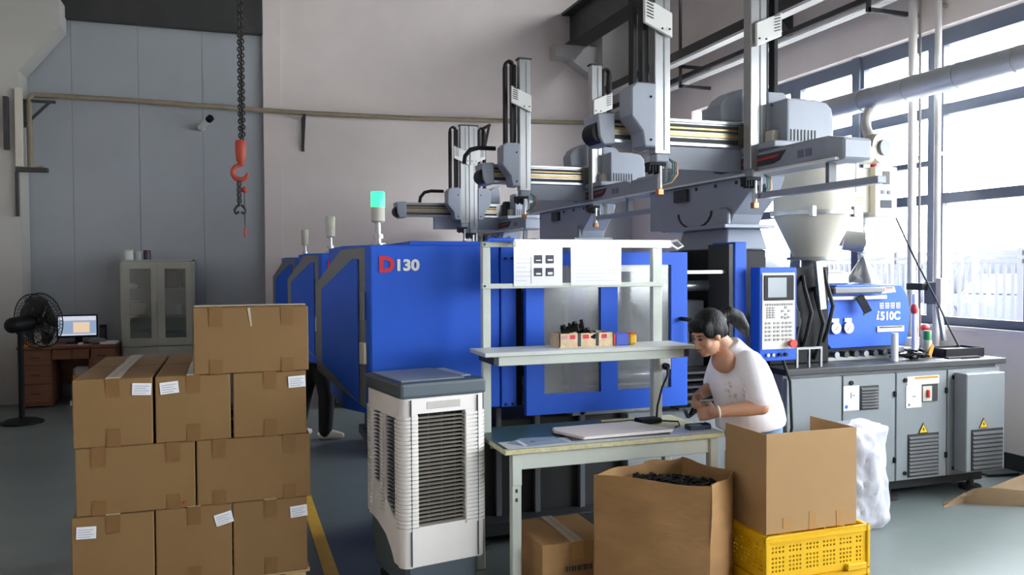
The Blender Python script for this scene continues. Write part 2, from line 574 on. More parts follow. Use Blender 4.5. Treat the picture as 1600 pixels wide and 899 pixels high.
box('trunking', CREAM, j, 5.74, 5.80, 5.40, 5.455, 1.29, 1.535, .004)
MB().bar((5.78, 5.46, 1.29), (5.78, 5.40, 1.0), .03, .03).build('lower_pipe', GALV, j)

# ------------------------------------------------------------------ services on the back wall
pts = [(-2.3, 11.62, 3.83), (-1.2, 11.62, 3.83), (0.2, 11.62, 3.80), (1.0, 11.62, 3.79), (2.5, 11.62, 3.80), (4.0, 11.62, 3.84), (5.3, 11.62, 3.88)]
pw = thing('wall_pipe', 'long tan wrapped pipe running across the back wall', 'pipe', (1.5, 11.62, 3.8))
MB().tube(pts, .034, 10).build('pipe_run', PIPE_TAN, pw, smooth=True)
MB().tube([(-2.3, 11.62, 3.83), (-2.34, 11.6, 3.78), (-2.34, 11.6, 2.92), (-2.2, 11.6, 2.92)], .034, 10).build('pipe_drop', PIPE_TAN, pw, smooth=True)


def wall_bracket(x, lab, z=3.74):
    o = MB().bar((x, 11.84, z), (x, 11.5, z), .035, .035).bar((x, 11.83, z), (x, 11.83, z - .45), .035, .03).bar((x, 11.83, z - .40), (x, 11.54, z - .02), .03, .03)
    tag(recenter(o.build('pipe_bracket', DARK_STEEL)), lab, 'bracket', 'brackets under the tan pipe')


wall_bracket(0.985, 'dark steel triangular bracket under the tan pipe beside the pilaster')
wall_bracket(3.63, 'dark steel triangular bracket under the tan pipe behind the robots')
tag(recenter(MB().bar((-2.41, 11.60, 3.75), (-2.05, 11.60, 3.75), .05, .03).bar((-2.395, 11.60, 3.75), (-2.395, 11.60, 3.42), .03, .05).bar((-2.40, 11.60, 3.44), (-2.12, 11.60, 3.74), .03, .03).build('pipe_bracket', DARK_STEEL)), 'dark steel triangular bracket under the pipe bend on the left column', 'bracket', 'brackets under the tan pipe')
lb = thing('conduit_drop', 'pale square conduit with dark brackets dropping down the left column', 'conduit', (-2.4, 11.35, 2.2))
box('trunking', CREAM, lb, -2.44, -2.36, 11.31, 11.375, 2.9, 3.85, .004)
box('bracket', DARK_STEEL, lb, -2.56, -2.51, 11.30, 11.38, 3.1, 3.74, .003)
box('end_tray', DARK_STEEL, lb, -2.44, -2.10, 11.30, 11.40, 2.84, 2.895, .003)
box('stub', DARK_STEEL, lb, -2.45, -2.42, 11.32, 11.38, 2.3, 2.84, .003)
cc = thing('security_camera', 'small white and black security camera on the grey door', 'camera', (-0.3, 11.84, 3.55))
MB().cyl((-.34, 11.865, 3.56), (-.34, 11.80, 3.56), .05, n=14).build('mount', WHITE_PL, cc, smooth=True)
MB().cyl((-.36, 11.79, 3.545), (-.25, 11.62, 3.63), .042, n=14).build('camera_body', WHITE_PL, cc, smooth=True)
MB().cyl((-.25, 11.62, 3.63), (-.22, 11.575, 3.653), .046, n=14).build('lens_hood', BLACK, cc, smooth=True)

# ------------------------------------------------------------------ hoist chain
hz = thing('chain_hoist', 'dark hoist chain with a red hook hanging in front of the back wall', 'hoist', (0.09, 7.0, 2.0))
link = MB()
z = 2.70
i = 0
while z < 5.28:
    pts = []
    for k in range(10):
        a = 2 * PI * k / 10
        u, v = .015 * math.cos(a), .021 * math.sin(a)
        for s in (0,):
            pts.append((0.092 + (u if i % 2 else 0), 7.0 + (0 if i % 2 else u), z + v))
    link.tube(pts, .0065, 5, closed=True)
    pts2 = [(p[0] + .019, p[1] + .012, p[2] + .014) for p in pts]
    link.tube(pts2, .0065, 5, closed=True)
    z += .029
    i += 1
link.build('load_chain', CHAIN_M, hz, smooth=True)
MB().lathe([(.02, 2.50), (.036, 2.53), (.042, 2.60), (.044, 2.67), (.036, 2.69)], (0.09, 7, 0), 14).build('hook_block', HOOK_RED, hz, smooth=True)
hk = []
for k in range(15):
    a = math.radians(75 + 285 * k / 14)
    hk.append((0.085 + .058 * math.cos(a), 7, 2.43 + .058 * math.sin(a)))
MB().tube([(0.09, 7, 2.52)] + hk, [.014] + [.014 + .008 * math.sin(PI * k / 14) for k in range(14)] + [.006], 10).build('hook', HOOK_RED, hz, smooth=True)
sl = MB()
for i in range(9):
    pts = []
    for k in range(10):
        a = 2 * PI * k / 10
        u, v = .015 * math.cos(a), .024 * math.sin(a)
        pts.append((0.075 + (u if i % 2 else 0), 7.0 + (0 if i % 2 else u), 2.36 - i * .0225 + v))
    sl.tube(pts, .006, 5, closed=True)
sl.build('sling_chain', CHAIN_M, hz, smooth=True)
for s in (-1, 1):
    pts = [(0.08 + s * (.008 + .034 * math.sin(PI * k / 8)), 7, 2.17 - .10 * k / 8 + (0 if k < 7 else .02 * (k - 6))) for k in range(9)]
    MB().tube(pts, .010, 7).build('sling_hook', CHAIN_M, hz, smooth=True)
MB().ball((0.115, 6.99, 2.29), .026).build('weight', HOOK_RED, hz, smooth=True)
MB().tube([(0.115, 6.99, 2.27), (0.117, 6.99, 2.1), (0.118, 6.99, 1.98)], .005, 6).build('pull_cord', CHAIN_M, hz)
MB().cyl((0.118, 6.99, 1.98), (0.118, 6.99, 1.90), .012, .008, 10).build('cord_end', HOOK_RED, hz, smooth=True)
box('hoist_motor', HOOK_RED, hz, -.1, .3, 6.88, 7.12, 5.26, 5.5, .02)
cb = thing('crane_girder', 'dark overhead crane girder the hoist hangs from', 'crane', (1.5, 7, 5.62))
MB().box(-2.35, 5.2, 6.86, 7.14, 5.62, 5.66).box(-2.35, 5.2, 6.98, 7.02, 5.66, 6.0).box(-2.35, 5.2, 6.86, 7.14, 6.0, 6.04).build('girder_beam', DARK_STEEL, cb)
box('trolley', DARK_STEEL, cb, -.05, .25, 6.9, 7.1, 5.5, 5.62, .005)

# ------------------------------------------------------------------ yard outside the windows
struct(box('ground_outside', ASPHALT, None, XR + .31, 70, -30, 70, -.12, -.02))
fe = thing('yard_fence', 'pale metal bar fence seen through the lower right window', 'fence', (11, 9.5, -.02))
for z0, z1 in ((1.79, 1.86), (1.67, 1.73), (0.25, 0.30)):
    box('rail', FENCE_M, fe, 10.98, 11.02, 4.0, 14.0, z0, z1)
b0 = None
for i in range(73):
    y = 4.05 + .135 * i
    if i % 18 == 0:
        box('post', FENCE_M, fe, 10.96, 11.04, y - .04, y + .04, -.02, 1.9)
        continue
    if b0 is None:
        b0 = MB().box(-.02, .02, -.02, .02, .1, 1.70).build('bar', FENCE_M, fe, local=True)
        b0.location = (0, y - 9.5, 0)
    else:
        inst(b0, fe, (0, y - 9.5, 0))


def car(x, y, m, lab):
    t = thing('parked_car', lab, 'car', (x, y, -.02))
    MB().prism([(-2.1, .25), (2.1, .25), (2.15, .7), (1.3, .88), (-1.7, .92), (-2.15, .75)], 'X', -.85, .85).build('car_body', m, t, .06, local=True)
    MB().prism([(-1.5, .90), (1.1, .88), (.5, 1.42), (-.9, 1.45)], 'X', -.75, .75).build('cabin', CAR_GL, t, .06, local=True)
    for sy in (-1.3, 1.3):
        for sx in (-.8, .8):
            MB().cyl((sx - .1, sy, .31), (sx + .1, sy, .31), .31, n=18).build('wheel', RUBBER, t, local=True)


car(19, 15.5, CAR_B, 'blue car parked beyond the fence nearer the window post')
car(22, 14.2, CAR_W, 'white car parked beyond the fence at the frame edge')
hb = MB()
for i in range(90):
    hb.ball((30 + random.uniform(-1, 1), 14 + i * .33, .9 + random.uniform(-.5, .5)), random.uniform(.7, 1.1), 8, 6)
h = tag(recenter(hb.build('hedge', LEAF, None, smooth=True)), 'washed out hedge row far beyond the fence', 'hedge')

# ================================================================== INJECTION MACHINES
def guard_plate(parent, A, B, poly, name, m, t0, t1, bevel=0.004):
    """polygon (s, z) with s = 0..1 from A to B in plan, given a thickness outwards"""
    A, B = Vector((*A, 0)), Vector((*B, 0))
    d = B - A
    n = Vector((d.y, -d.x, 0)).normalized()
    if n.x > 0: n = -n
    k = len(poly)
    vs = []
    for t in (t0, t1):
        for s, z in poly:
            p = A + d * s + n * t
            vs.append((p.x, p.y, z))
    fs = [tuple(range(k)), tuple(range(k, 2 * k))[::-1]] + [(i, (i + 1) % k, k + (i + 1) % k, k + i) for i in range(k)]
    return MB().add(vs, fs).build(name, m, parent, bevel)


def machine(dy, label, lamp, full):
    r = thing('injection_machine', label, 'machine', (2.9, 4.95, 0), group='row of blue injection moulding machines')
    # ---- clamp end shroud
    MB().prism([(.72, 4.45), (1.46, 4.45), (1.46, 5.35), (.60, 5.35), (.60, 4.72)], 'Z', .845, 1.775).build('end_shroud', BLUE, r, .006)
    MB().box(.95, 1.46, 4.52, 5.3, 1.775, 1.80).build('roof_plate', BLUE, r, .004)
    A, B = (.712, 4.475), (.47, 4.90)
    guard_plate(r, A, B, [(0, .86), (0, 1.765), (.5, 1.757), (1, 1.555), (1, 1.05)], 'guard_frame', GREY_FRAME, -.03, 0.0)
    guard_plate(r, A, B, [(.17, .90), (.17, 1.70), (.27, 1.70), (.86, 1.53), (.86, 1.10)], 'guard_panel', BLUE, 0.0, .012)
    guard_plate(r, A, B, [(.03, 1.12), (.03, 1.24), (.13, 1.24), (.13, 1.12)], 'limit_switch', BEIGE, 0.0, .02)
    guard_plate(r, A, B, [(.05, 1.36), (.05, 1.52), (.12, 1.52), (.12, 1.36)], 'guard_hinge', GREY_FRAME, 0.0, .016)
    # lettering
    text('model_text', 'D', RED_TXT, r, (.765, 4.447, 1.63), .115, bold=.006, sx=1.0)
    text('model_text', '130', WHITE_TXT, r, (.852, 4.447, 1.636), .084, bold=.0035, sx=1.1)
    # ---- signal light
    s = MB().cyl((.855, 4.98, 1.775), (.855, 4.98, 1.80), .045, n=18).cyl((.855, 4.98, 1.83), (.855, 4.98, 1.855), .03, n=18).cyl((.855, 4.98, 1.775), (.855, 4.98, 1.925), .017, n=14)
    s = s.build('signal_light', STEEL, r, smooth=True)
    MB().lathe([(.03, 1.925), (.042, 1.935), (.042, 2.02)], (.855, 4.98, 0), 20).build('lamp_base', BEIGE, s, smooth=True)
    MB().lathe([(.043, 2.02), (.043, 2.105), (.04, 2.113)], (.855, 4.98, 0), 20).build('lamp_lens', lamp, s, smooth=True)
    # ---- fixed panels and sliding door
    box('side_panel', BLUE, r, 1.464, 1.556, 4.44, 4.50, .845, 1.775, .004)
    box('gap_shade', BLACK, r, 1.558, 1.60, 4.47, 4.55, .845, 1.74)  # black strip put in for the shade inside the gap
    # ---- base of the clamp
    MB().box(1.2, 2.35, 4.70, 5.35, .14, .72).build('shaded_clamp_base', BASE_DARK, r, .006)  # left half coloured dark for the shade under the bench
    MB().box(2.36, 3.40, 4.62, 5.35, .14, .72).build('platen_base', CAB_GREY, r, .006)
    for x in (1.5, 1.75, 2.05):
        box('base_post', GREY_FRAME, r, x, x + .035, 4.66, 4.70, .14, .80, .003)
    MB().box(1.15, 5.25, 4.55, 5.4, .06, .145).build('base_beam', BASE_DARK, r, .006)
    for x in (1.35, 2.3, 3.3, 4.37, 5.14):
        for y in (4.56, 5.3):
            MB().cyl((x, y, 0), (x, y, .03), .075, n=16).cyl((x, y, .03), (x, y, .08), .025, n=10).build('levelling_foot', BASE_DARK, r, smooth=True)
    # ---- injection side
    MB().box(3.43, 5.30, 4.49, 5.4, .145, .93).build('cabinet_body', CAB_GREY, r, .004)
    MB().box(3.41, 5.335, 4.43, 5.45, .93, .97).build('machine_bed', BASE_DARK, r, .004)
    MB().prism([(3.965, 1.10), (4.0, 1.06), (4.66, 1.065), (4.69, 1.12), (4.712, 1.30), (4.69, 1.42), (4.63, 1.505), (4.045, 1.512), (3.965, 1.43)], 'Y', 4.7, 5.3).build('injection_cover', BLUE, r, .006)
    if not full:
        MB().box(1.6, 3.03, 4.45, 5.35, .845, 1.74).build('clamp_guard', BLUE, r, .006)
        r.location.y += dy
        return r
    # ---------------- everything below only shows on the nearest machine
    d = MB()
    y0, y1 = 4.36, 4.40
    d.box(1.588, 2.636, y0, y1, .80, .915).box(1.588, 2.636, y0, y1, 1.66, 1.735)
    d.box(1.588, 1.697, y0, y1, .915, 1.66).box(2.056, 2.165, y0, y1, .915, 1.66).box(2.524, 2.636, y0, y1, .915, 1.66)
    dr = d.build('sliding_door', BLUE, r)
    box('door_pane', DGLASS, dr, 1.697, 2.056, 4.378, 4.386, .915, 1.66)
    box('door_pane', DGLASS, dr, 2.165, 2.524, 4.378, 4.386, .915, 1.66)
    MB().tube([(2.59, 4.36, 1.33), (2.59, 4.31, 1.33), (2.625, 4.30, 1.325), (2.63, 4.30, 1.30), (2.63, 4.30, 1.19)], .013, 8).build('door_handle', BLACK, dr, smooth=True)
    box('door_logo', WHITE_PL, dr, 2.16, 2.50, 4.372, 4.377, 1.62, 1.70)
    for z in (.86, 1.70):
        for x in (1.49, 1.53):
            MB().cyl((x, 4.44, z), (x, 4.432, z), .008, n=8).build('bolt', BLACK, r)
    # clamp interior
    box('moving_platen', INNER, r, 1.72, 1.92, 4.62, 5.3, .80, 1.62, .01)
    box('inner_post', BLUE, r, 1.96, 2.04, 4.55, 4.62, .80, 1.70, .004)
    box('mould_half', INNER, r, 1.98, 2.26, 4.75, 5.2, .98, 1.42, .006)
    box('mould_half', INNER, r, 2.72, 3.0, 4.75, 5.2, .98, 1.42, .006)
    box('fixed_platen', BLACK, r, 3.06, 3.40, 4.62, 5.33, .78, 1.76, .01)
    for y in (4.72, 5.22):
        for z in (.95, 1.52):
            MB().cyl((1.6, y, z), (3.06, y, z), .035, n=16).build('tie_bar', STEEL, r, smooth=True)
    box('rear_guard', GREY_FRAME, r, 1.46, 3.05, 5.32, 5.36, .80, 1.74, .004)
    box('safety_bar', STEEL, r, 2.66, 3.03, 4.5, 4.53, 1.60, 1.625, .003)
    box('chute', INNER, r, 2.0, 3.0, 4.66, 5.25, .72, .80, .004)
    for i in range(6):
        box('chute_rib', BASE_DARK, r, 2.66, 3.02, 4.50, 4.62, .74 + i * .045, .755 + i * .045, .002)
    box('guard_post', BLUE, r, 3.035, 3.125, 4.45, 4.71, .75, 1.803, .005)
    MB().box(3.0, 3.03, 4.46, 4.70, .75, 1.79).build('post_side_shade', BASE_DARK, r)  # dark sheet puts the shade on the post's left side
    box('barrel_guard', BLACK, r, 3.45, 3.95, 4.66, 5.3, .97, 1.64, .01)
    for k, (x, z) in enumerate(((3.52, 1.60), (3.62, 1.52), (3.72, 1.58), (3.82, 1.50), (3.90, 1.62))):
        MB().tube([(x, 4.655, z), (x - .02, 4.61, z - .08), (x + .03, 4.60, z - .25), (x + .01, 4.63, z - .42), (x, 4.655, z - .5)], .014, 7).build('heater_cable', RUBBER, r, smooth=True)
    # ---- control panel
    c = box('control_panel', BLUE, r, 3.142, 3.424, 4.34, 4.44, 1.045, 1.64, .006)
    box('panel_arm', BLACK, r, 3.424, 3.5, 4.40, 4.70, 1.25, 1.35, .004)
    box('panel_face', PANEL_IV, c, 3.157, 3.405, 4.333, 4.34, 1.12, 1.605, .003)
    box('screen_bezel', BLACK, c, 3.168, 3.395, 4.328, 4.334, 1.43, 1.59, .003)
    box('screen', LCD_OFF, c, 3.195, 3.335, 4.326, 4.329, 1.45, 1.575)
    kb = MB()
    for i in range(12):
        kb.box(3.178 + i * .018, 3.190 + i * .018, 4.328, 4.334, 1.398, 1.411)
    for i in range(3):
        for j in range(5):
            kb.box(3.190 + i * .022, 3.207 + i * .022, 4.328, 4.334, 1.318 + j * .015, 1.329 + j * .015)
    for dx, dz in ((0, .022), (0, -.022), (-.024, 0), (.024, 0), (-.024, -.04), (0, -.045), (.024, -.04)):
        kb.box(3.325 + dx, 3.342 + dx, 4.328, 4.334, 1.355 + dz, 1.37 + dz)
    for i in range(7):
        for j in range(5):
            x = 3.178 + i * .029 + (.006 if i > 1 else 0) + (.006 if i > 3 else 0)
            kb.box(x, x + .018, 4.328, 4.334, 1.175 + j * .026, 1.19 + j * .026)
    kb.build('keypad', KEY_G, c)
    MB().lathe([(.026, 0), (.026, .012), (.022, .02)], (0, 0, 0), 18, 'Y')
    MB().cyl((3.365, 4.333, 1.155), (3.365, 4.305, 1.155), .017, n=16).cyl((3.365, 4.305, 1.155), (3.365, 4.29, 1.155), .027, n=18).build('stop_button', RED, c, smooth=True)
    for x in (3.20, 3.24, 3.29, 3.335):
        MB().cyl((x, 4.34, 1.085), (x, 4.325, 1.085), .012, n=12).build('knob', BLACK if x > 3.27 else STEEL, c, smooth=True)
    MB().tube([(3.40, 4.45, 1.04), (3.42, 4.40, .9), (3.42, 4.38, .6), (3.38, 4.40, .35), (3.30, 4.45, .2)], .010, 7).build('panel_cable', RUBBER, c, smooth=True)
    # ---- cabinet doors
    xs = [3.432, 3.885, 4.340, 4.800, 5.298]
    for i in range(4):
        cd = box('cabinet_door', CAB_GREY, r, xs[i] + .005, xs[i + 1] - .005, 4.452, 4.49, .15, .905, .004)
        lx, lz = ((3.955, .855), (4.418, .85), (4.858, .848))[i - 1] if i else (3.86, .55)
        if i:
            MB().cyl((lx, 4.452, lz), (lx, 4.442, lz), .015, n=14).build('latch', BLACK, cd, smooth=True)
            MB().cyl((lx + (.0 if i < 3 else 0), 4.452, .20), (lx, 4.442, .20), .014, n=14).build('latch', BLACK, cd, smooth=True)
            for z in (.30, .76):
                box('hinge', BLACK, cd, xs[i + 1] - .022, xs[i + 1] - .004, 4.440, 4.456, z - .02, z + .02, .002)
        if i == 1:
            louvre(cd, 4.03, 4.185, .665, .83, 7)
            box('notice', PAPER, cd, 3.892, 4.022, 4.449, 4.452, .668, .835)
            MB().cyl((3.915, 4.449, .695), (3.915, 4.447, .695), .013, n=14).build('blue_sign', mat('blue_sign_print', (40, 110, 190), .5), cd)
            MB().box(3.95, 3.957, 4.447, 4.449, .75, .79).box(3.965, 3.985, 4.447, 4.449, .765, .772).build('notice_print', INK, cd)
        if i == 2:
            louvre(cd, 4.445, 4.718, .168, .468, 11)
            box('notice', PAPER, cd, 4.426, 4.562, 4.447, 4.452, .655, .812)
            box('notice_strip', PAPER, cd, 4.435, 4.72, 4.448, 4.452, .815, .872)
            box('strip_print', ORANGE, cd, 4.50, 4.71, 4.447, 4.448, .853, .868)
            MB().box(4.48, 4.51, 4.445, 4.447, .73, .737).box(4.443, 4.458, 4.445, 4.447, .668, .685).build('notice_print', INK, cd)
            box('switch_recess', BASE_DARK, cd, 4.566, 4.706, 4.446, 4.452, .69, .812)
            box('switch_plate', BEIGE, cd, 4.57, 4.65, 4.442, 4.446, .695, .80)
            box('rotary_switch', RED, cd, 4.60, 4.618, 4.425, 4.442, .72, .775, .003)
            triangle(cd, 4.58, .47, .072, 4.45)
        if i == 3:
            sc_ = box('side_cover', CAB_GREY, r, 4.855, 5.215, 4.34, 4.448, .19, .885, .006)
            louvre(sc_, 4.90, 5.19, .20, .49, 9, y=4.34)
            triangle(sc_, 5.01, .498, .07, 4.339)
    # ---- injection cover details
    for x in (4.03, 4.14):
        g = MB().cyl((x, 4.7, 1.208), (x, 4.68, 1.208), .042, n=24).box(x - .03, x + .03, 4.69, 4.7, 1.248, 1.274).build('pressure_gauge', STEEL, r, smooth=True)
        MB().cyl((x, 4.68, 1.208), (x, 4.678, 1.208), .034, n=24).build('dial', WHITE_PL, g)
        MB().bar((x - .018, 4.677, 1.19), (x + .012, 4.677, 1.22), .004, .002).build('needle', BLACK, g)
    MB().prism([(4.396, 1.257), (4.410, 1.257), (4.419, 1.298), (4.405, 1.298)], 'Y', 4.697, 4.701).prism([(4.407, 1.305), (4.421, 1.305), (4.424, 1.318), (4.410, 1.318)], 'Y', 4.697, 4.701).prism([(4.400, 1.257), (4.422, 1.257), (4.424, 1.266), (4.402, 1.266)], 'Y', 4.697, 4.701).build('model_letter_i', WHITE_TXT, r)
    text('model_text', '510C', WHITE_TXT, r, (4.432, 4.699, 1.255), .082, bold=.003, sx=1.0)
    glyph = MB()
    for k in range(4):
        gx = 4.425 + k * .05
        for bx in (0, .016, .032):
            glyph.box(gx + bx, gx + bx + .006, 4.697, 4.70, 1.335, 1.375)
        for bz in (0, .018, .036):
            glyph.box(gx, gx + .038, 4.697, 4.70, 1.335 + bz, 1.341 + bz)
    glyph.build('maker_characters', WHITE_TXT, r)
    pl = MB().prism([(4.425, 1.46), (4.435, 1.495), (4.555, 1.495), (4.57, 1.455), (4.44, 1.445)], 'Y', 4.695, 4.70).build('logo_plate', WHITE_PL, r)
    MB().box(4.475, 4.54, 4.693, 4.695, 1.478, 1.492).box(4.455, 4.465, 4.693, 4.695, 1.46, 1.485).build('logo_mark', RED, pl)
    sp = box('scale_strip', BEIGE, r, 4.40, 4.648, 4.692, 4.70, 1.165, 1.208, .003)
    MB().box(4.42, 4.625, 4.689, 4.692, 1.197, 1.204).build('scale_groove', BLACK, sp)
    for z in (1.30, 1.345):
        MB().cyl((4.29, 4.7, z), (4.29, 4.695, z), .009, n=10).build('bolt', BASE_DARK, r)
    # sliding carriage under the cover
    box('slide_rail', STEEL, r, 3.5, 5.1, 4.72, 4.78, .97, 1.0, .003)
    box('slide_rail', STEEL, r, 3.5, 5.1, 5.15, 5.21, .97, 1.0, .003)
    box('carriage', BASE_DARK, r, 3.98, 4.7, 4.8, 5.2, .98, 1.065, .005)
    fr = MB()
    for x0, x1, z0, z1 in ((3.55, 3.76, 1.09, 1.105), (3.55, 3.565, .97, 1.09), (3.65, 3.66, .97, 1.09), (3.745, 3.76, .97, 1.09)):
        fr.box(x0, x1, 4.50, 4.52, z0, z1)
    fr.build('nozzle_guard_frame', GALV, r)
    for i in range(7):
        x = 4.02 + i * .085
        MB().cyl((x, 4.72, 1.02), (x, 4.66, 1.02), .022, n=12).build('hydraulic_fitting', BASE_DARK if i % 3 else STEEL, r, smooth=True)
    # feed throat under the hopper
    box('feed_throat', STEEL, r, 4.0, 4.3, 4.86, 5.2, 1.51, 1.6, .01)
    MB().cyl((4.12, 5.03, 1.6), (4.12, 5.03, 1.69), .09, n=18).build('feed_neck', GALV, r, smooth=True)
    box('slide_gate', GALV, r, 3.93, 4.46, 4.66, 4.70, 1.405, 1.435, .004)
    box('gate_block', GREY_FRAME, r, 3.97, 4.40, 4.63, 4.70, 1.45, 1.495, .01)
    MB().bar((4.20, 4.65, 1.43), (4.25, 4.62, 1.32), .05, .05).build('gate_lever', BASE_DARK, r)
    MB().bar((3.80, 4.6, 1.68), (3.84, 4.6, 1.35), .05, .03).build('support_strap', GALV, r)
    r.location.y += dy
    return r


def louvre(parent, x0, x1, z0, z1, n, y=4.452):
    lv = box('vent', BASE_DARK, parent, x0, x1, y - .006, y, z0, z1)
    h = (z1 - z0 - .02) / n
    for i in range(n):
        z = z0 + .01 + i * h
        MB().add([(x0 + .008, y - .006, z + h * .75), (x1 - .008, y - .006, z + h * .75), (x1 - .008, y - .016, z + h * .15), (x0 + .008, y - .016, z + h * .15),
                  (x0 + .008, y - .006, z + h * .55), (x1 - .008, y - .006, z + h * .55)],
                 [(0, 1, 2, 3), (4, 3, 2, 5), (0, 3, 4), (1, 5, 2), (0, 4, 5, 1)]).build('vent_slat', BASE_DARK, parent)


def triangle(parent, x, z, h, y):
    MB().prism([(x - h * .6, z), (x + h * .6, z), (x, z + h)], 'Y', y - .003, y).build('warning_sign', BLACK, parent)
    MB().prism([(x - h * .48, z + h * .07), (x + h * .48, z + h * .07), (x, z + h * .86)], 'Y', y - .005, y - .003).build('warning_face', YEL_SIGN, parent)
    MB().prism([(x + .002, z + h * .62), (x - .010, z + h * .36), (x, z + h * .38), (x - .004, z + h * .16), (x + .010, z + h * .42), (x + .001, z + h * .41)], 'Y', y - .0065, y - .005).build('warning_bolt', BLACK, parent)


m1 = machine(0, 'nearest blue moulding machine marked D130 behind the workbench', GREEN_LAMP, True)
m2 = machine(2.5, 'second blue moulding machine, behind the nearest, its signal lamp unlit', LAMP_OFF, False)
m3 = machine(5.15, 'farthest blue moulding machine in the row, with the smallest unlit lamp', LAMP_OFF, False)


# ------------------------------------------------------------------ hopper dryer on the nearest machine
hd = thing('hopper_dryer', 'cream hopper dryer with cone bottom standing on the nearest machine', 'hopper', (4.13, 5.05, 1.69))
MB().lathe([(.135, 1.70), (.29, 2.03)], (4.13, 5.05, 0), 40).build('cone', CREAM, hd, smooth=True)
MB().lathe([(.19, 1.69), (.19, 1.715)], (4.13, 5.05, 0), 28).build('outlet_flange', GALV, hd, smooth=True)
MB().lathe([(.305, 2.02), (.305, 2.05)], (4.13, 5.05, 0), 40).build('clamp_ring', ALU, hd, smooth=True)
MB().lathe([(.288, 2.05), (.288, 2.46), (.25, 2.50), (.12, 2.53)], (4.13, 5.05, 0), 40).build('barrel', CREAM, hd, smooth=True)
for a in (-130, -60):
    x, y = 4.13 + .30 * math.cos(math.radians(a)), 5.05 + .30 * math.sin(math.radians(a))
    box('clip', STEEL, hd, x - .02, x + .02, y - .02, y + .02, 2.0, 2.08, .005)
box('sight_glass', WHITE_PL, hd, 4.36, 4.385, 4.865, 4.885, 2.19, 2.44, .004)
for z in (2.10, 2.12, 2.14):
    box('rating_label', ORANGE, hd, 4.33, 4.39, 4.838, 4.842, z, z + .006)
b = box('dryer_control_box', CREAM, hd, 4.66, 4.875, 5.0, 5.34, 2.02, 2.405, .006)
box('display', BASE_DARK, b, 4.73, 4.80, 4.996, 5.0, 2.27, 2.37, .002)
for x in (4.715, 4.775):
    box('button', INK, b, x, x + .03, 4.994, 5.0, 2.195, 2.225, .002)
box('display', INK_D, b, 4.71, 4.82, 4.996, 5.0, 2.09, 2.15, .002)
MB().cyl((4.74, 5.1, 2.40), (4.74, 5.1, 2.45), .03, n=14).build('alarm_knob', RED, b, smooth=True)
box('mount_bracket', CREAM, hd, 4.40, 4.67, 5.05, 5.2, 2.05, 2.4, .01)
MB().cyl((4.69, 5.10, 2.545), (4.71, 4.98, 2.545), .115, n=32).build('blower', CREAM, hd, smooth=True)
MB().cyl((4.71, 4.98, 2.545), (4.715, 4.955, 2.545), .06, n=24).build('blower_motor', GREY_FRAME, hd, smooth=True)
MB().cyl((4.42, 5.03, 2.50), (4.62, 5.03, 2.50), .08, n=18).build('blower_pipe', CREAM, hd, smooth=True)
MB().cyl((4.36, 5.0, 1.84), (4.48, 4.92, 1.82), .075, n=24).cyl((4.48, 4.92, 1.82), (4.49, 4.915, 1.82), .03, n=14).build('intake_blower', GALV, hd, smooth=True)
box('blower_support', GALV, hd, 4.42, 4.60, 5.05, 5.15, 1.80, 2.06, .006)
fu = MB().lathe([(.13, 1.512), (.125, 1.53), (.012, 1.715)], (4.53, 4.98, 0), 28)
tag(recenter(fu.build('funnel', STEEL, None, smooth=True)), 'shiny steel funnel standing upside down on the blue injection cover', 'funnel')


def hose(name, pts, r, m, label):
    """corrugated hose: dense rings along a path"""
    P = [Vector(p) for p in pts]
    dense, rs = [], []
    L = [0]
    for a, b in zip(P, P[1:]): L.append(L[-1] + (b - a).length)
    n = int(L[-1] / .011)
    for i in range(n + 1):
        s = L[-1] * i / n
        for k in range(len(P) - 1):
            if L[k] <= s <= L[k + 1] + 1e-9:
                t = (s - L[k]) / (L[k + 1] - L[k])
                dense.append(P[k].lerp(P[k + 1], t))
                break
        rs.append(r * (1 if i % 2 else .86))
    return tag(recenter(MB().tube(dense, rs, 14).build(name, m, None, smooth=True)), label, 'hose')


hose('duct_hose', [(5.63, 6.12, 3.10), (5.58, 6.08, 3.05), (5.46, 5.97, 2.97), (5.30, 5.80, 2.87), (5.10, 5.56, 2.77), (4.88, 5.30, 2.69), (4.72, 5.12, 2.63)], .042, PIPE_W,
     'white corrugated hose dropping from the air duct to the blower')
hose('return_hose', [(4.74, 5.22, 2.03), (4.74, 5.22, 1.85), (4.73, 5.21, 1.65), (4.70, 5.2, 1.45)], .034, mat('grey_hose', (196, 198, 198), .4),
     'grey corrugated hose hanging below the dryer control box')
tag(MB().tube([(4.88, 5.02, 2.02), (5.0, 4.95, 1.7), (5.1, 4.85, 1.4), (5.2, 4.8, 1.15), (5.26, 4.75, .985)], .007, 6).build('power_cable', RUBBER, None, smooth=True),
    'thin black cable running from the dryer box down to the machine bed', 'cable')


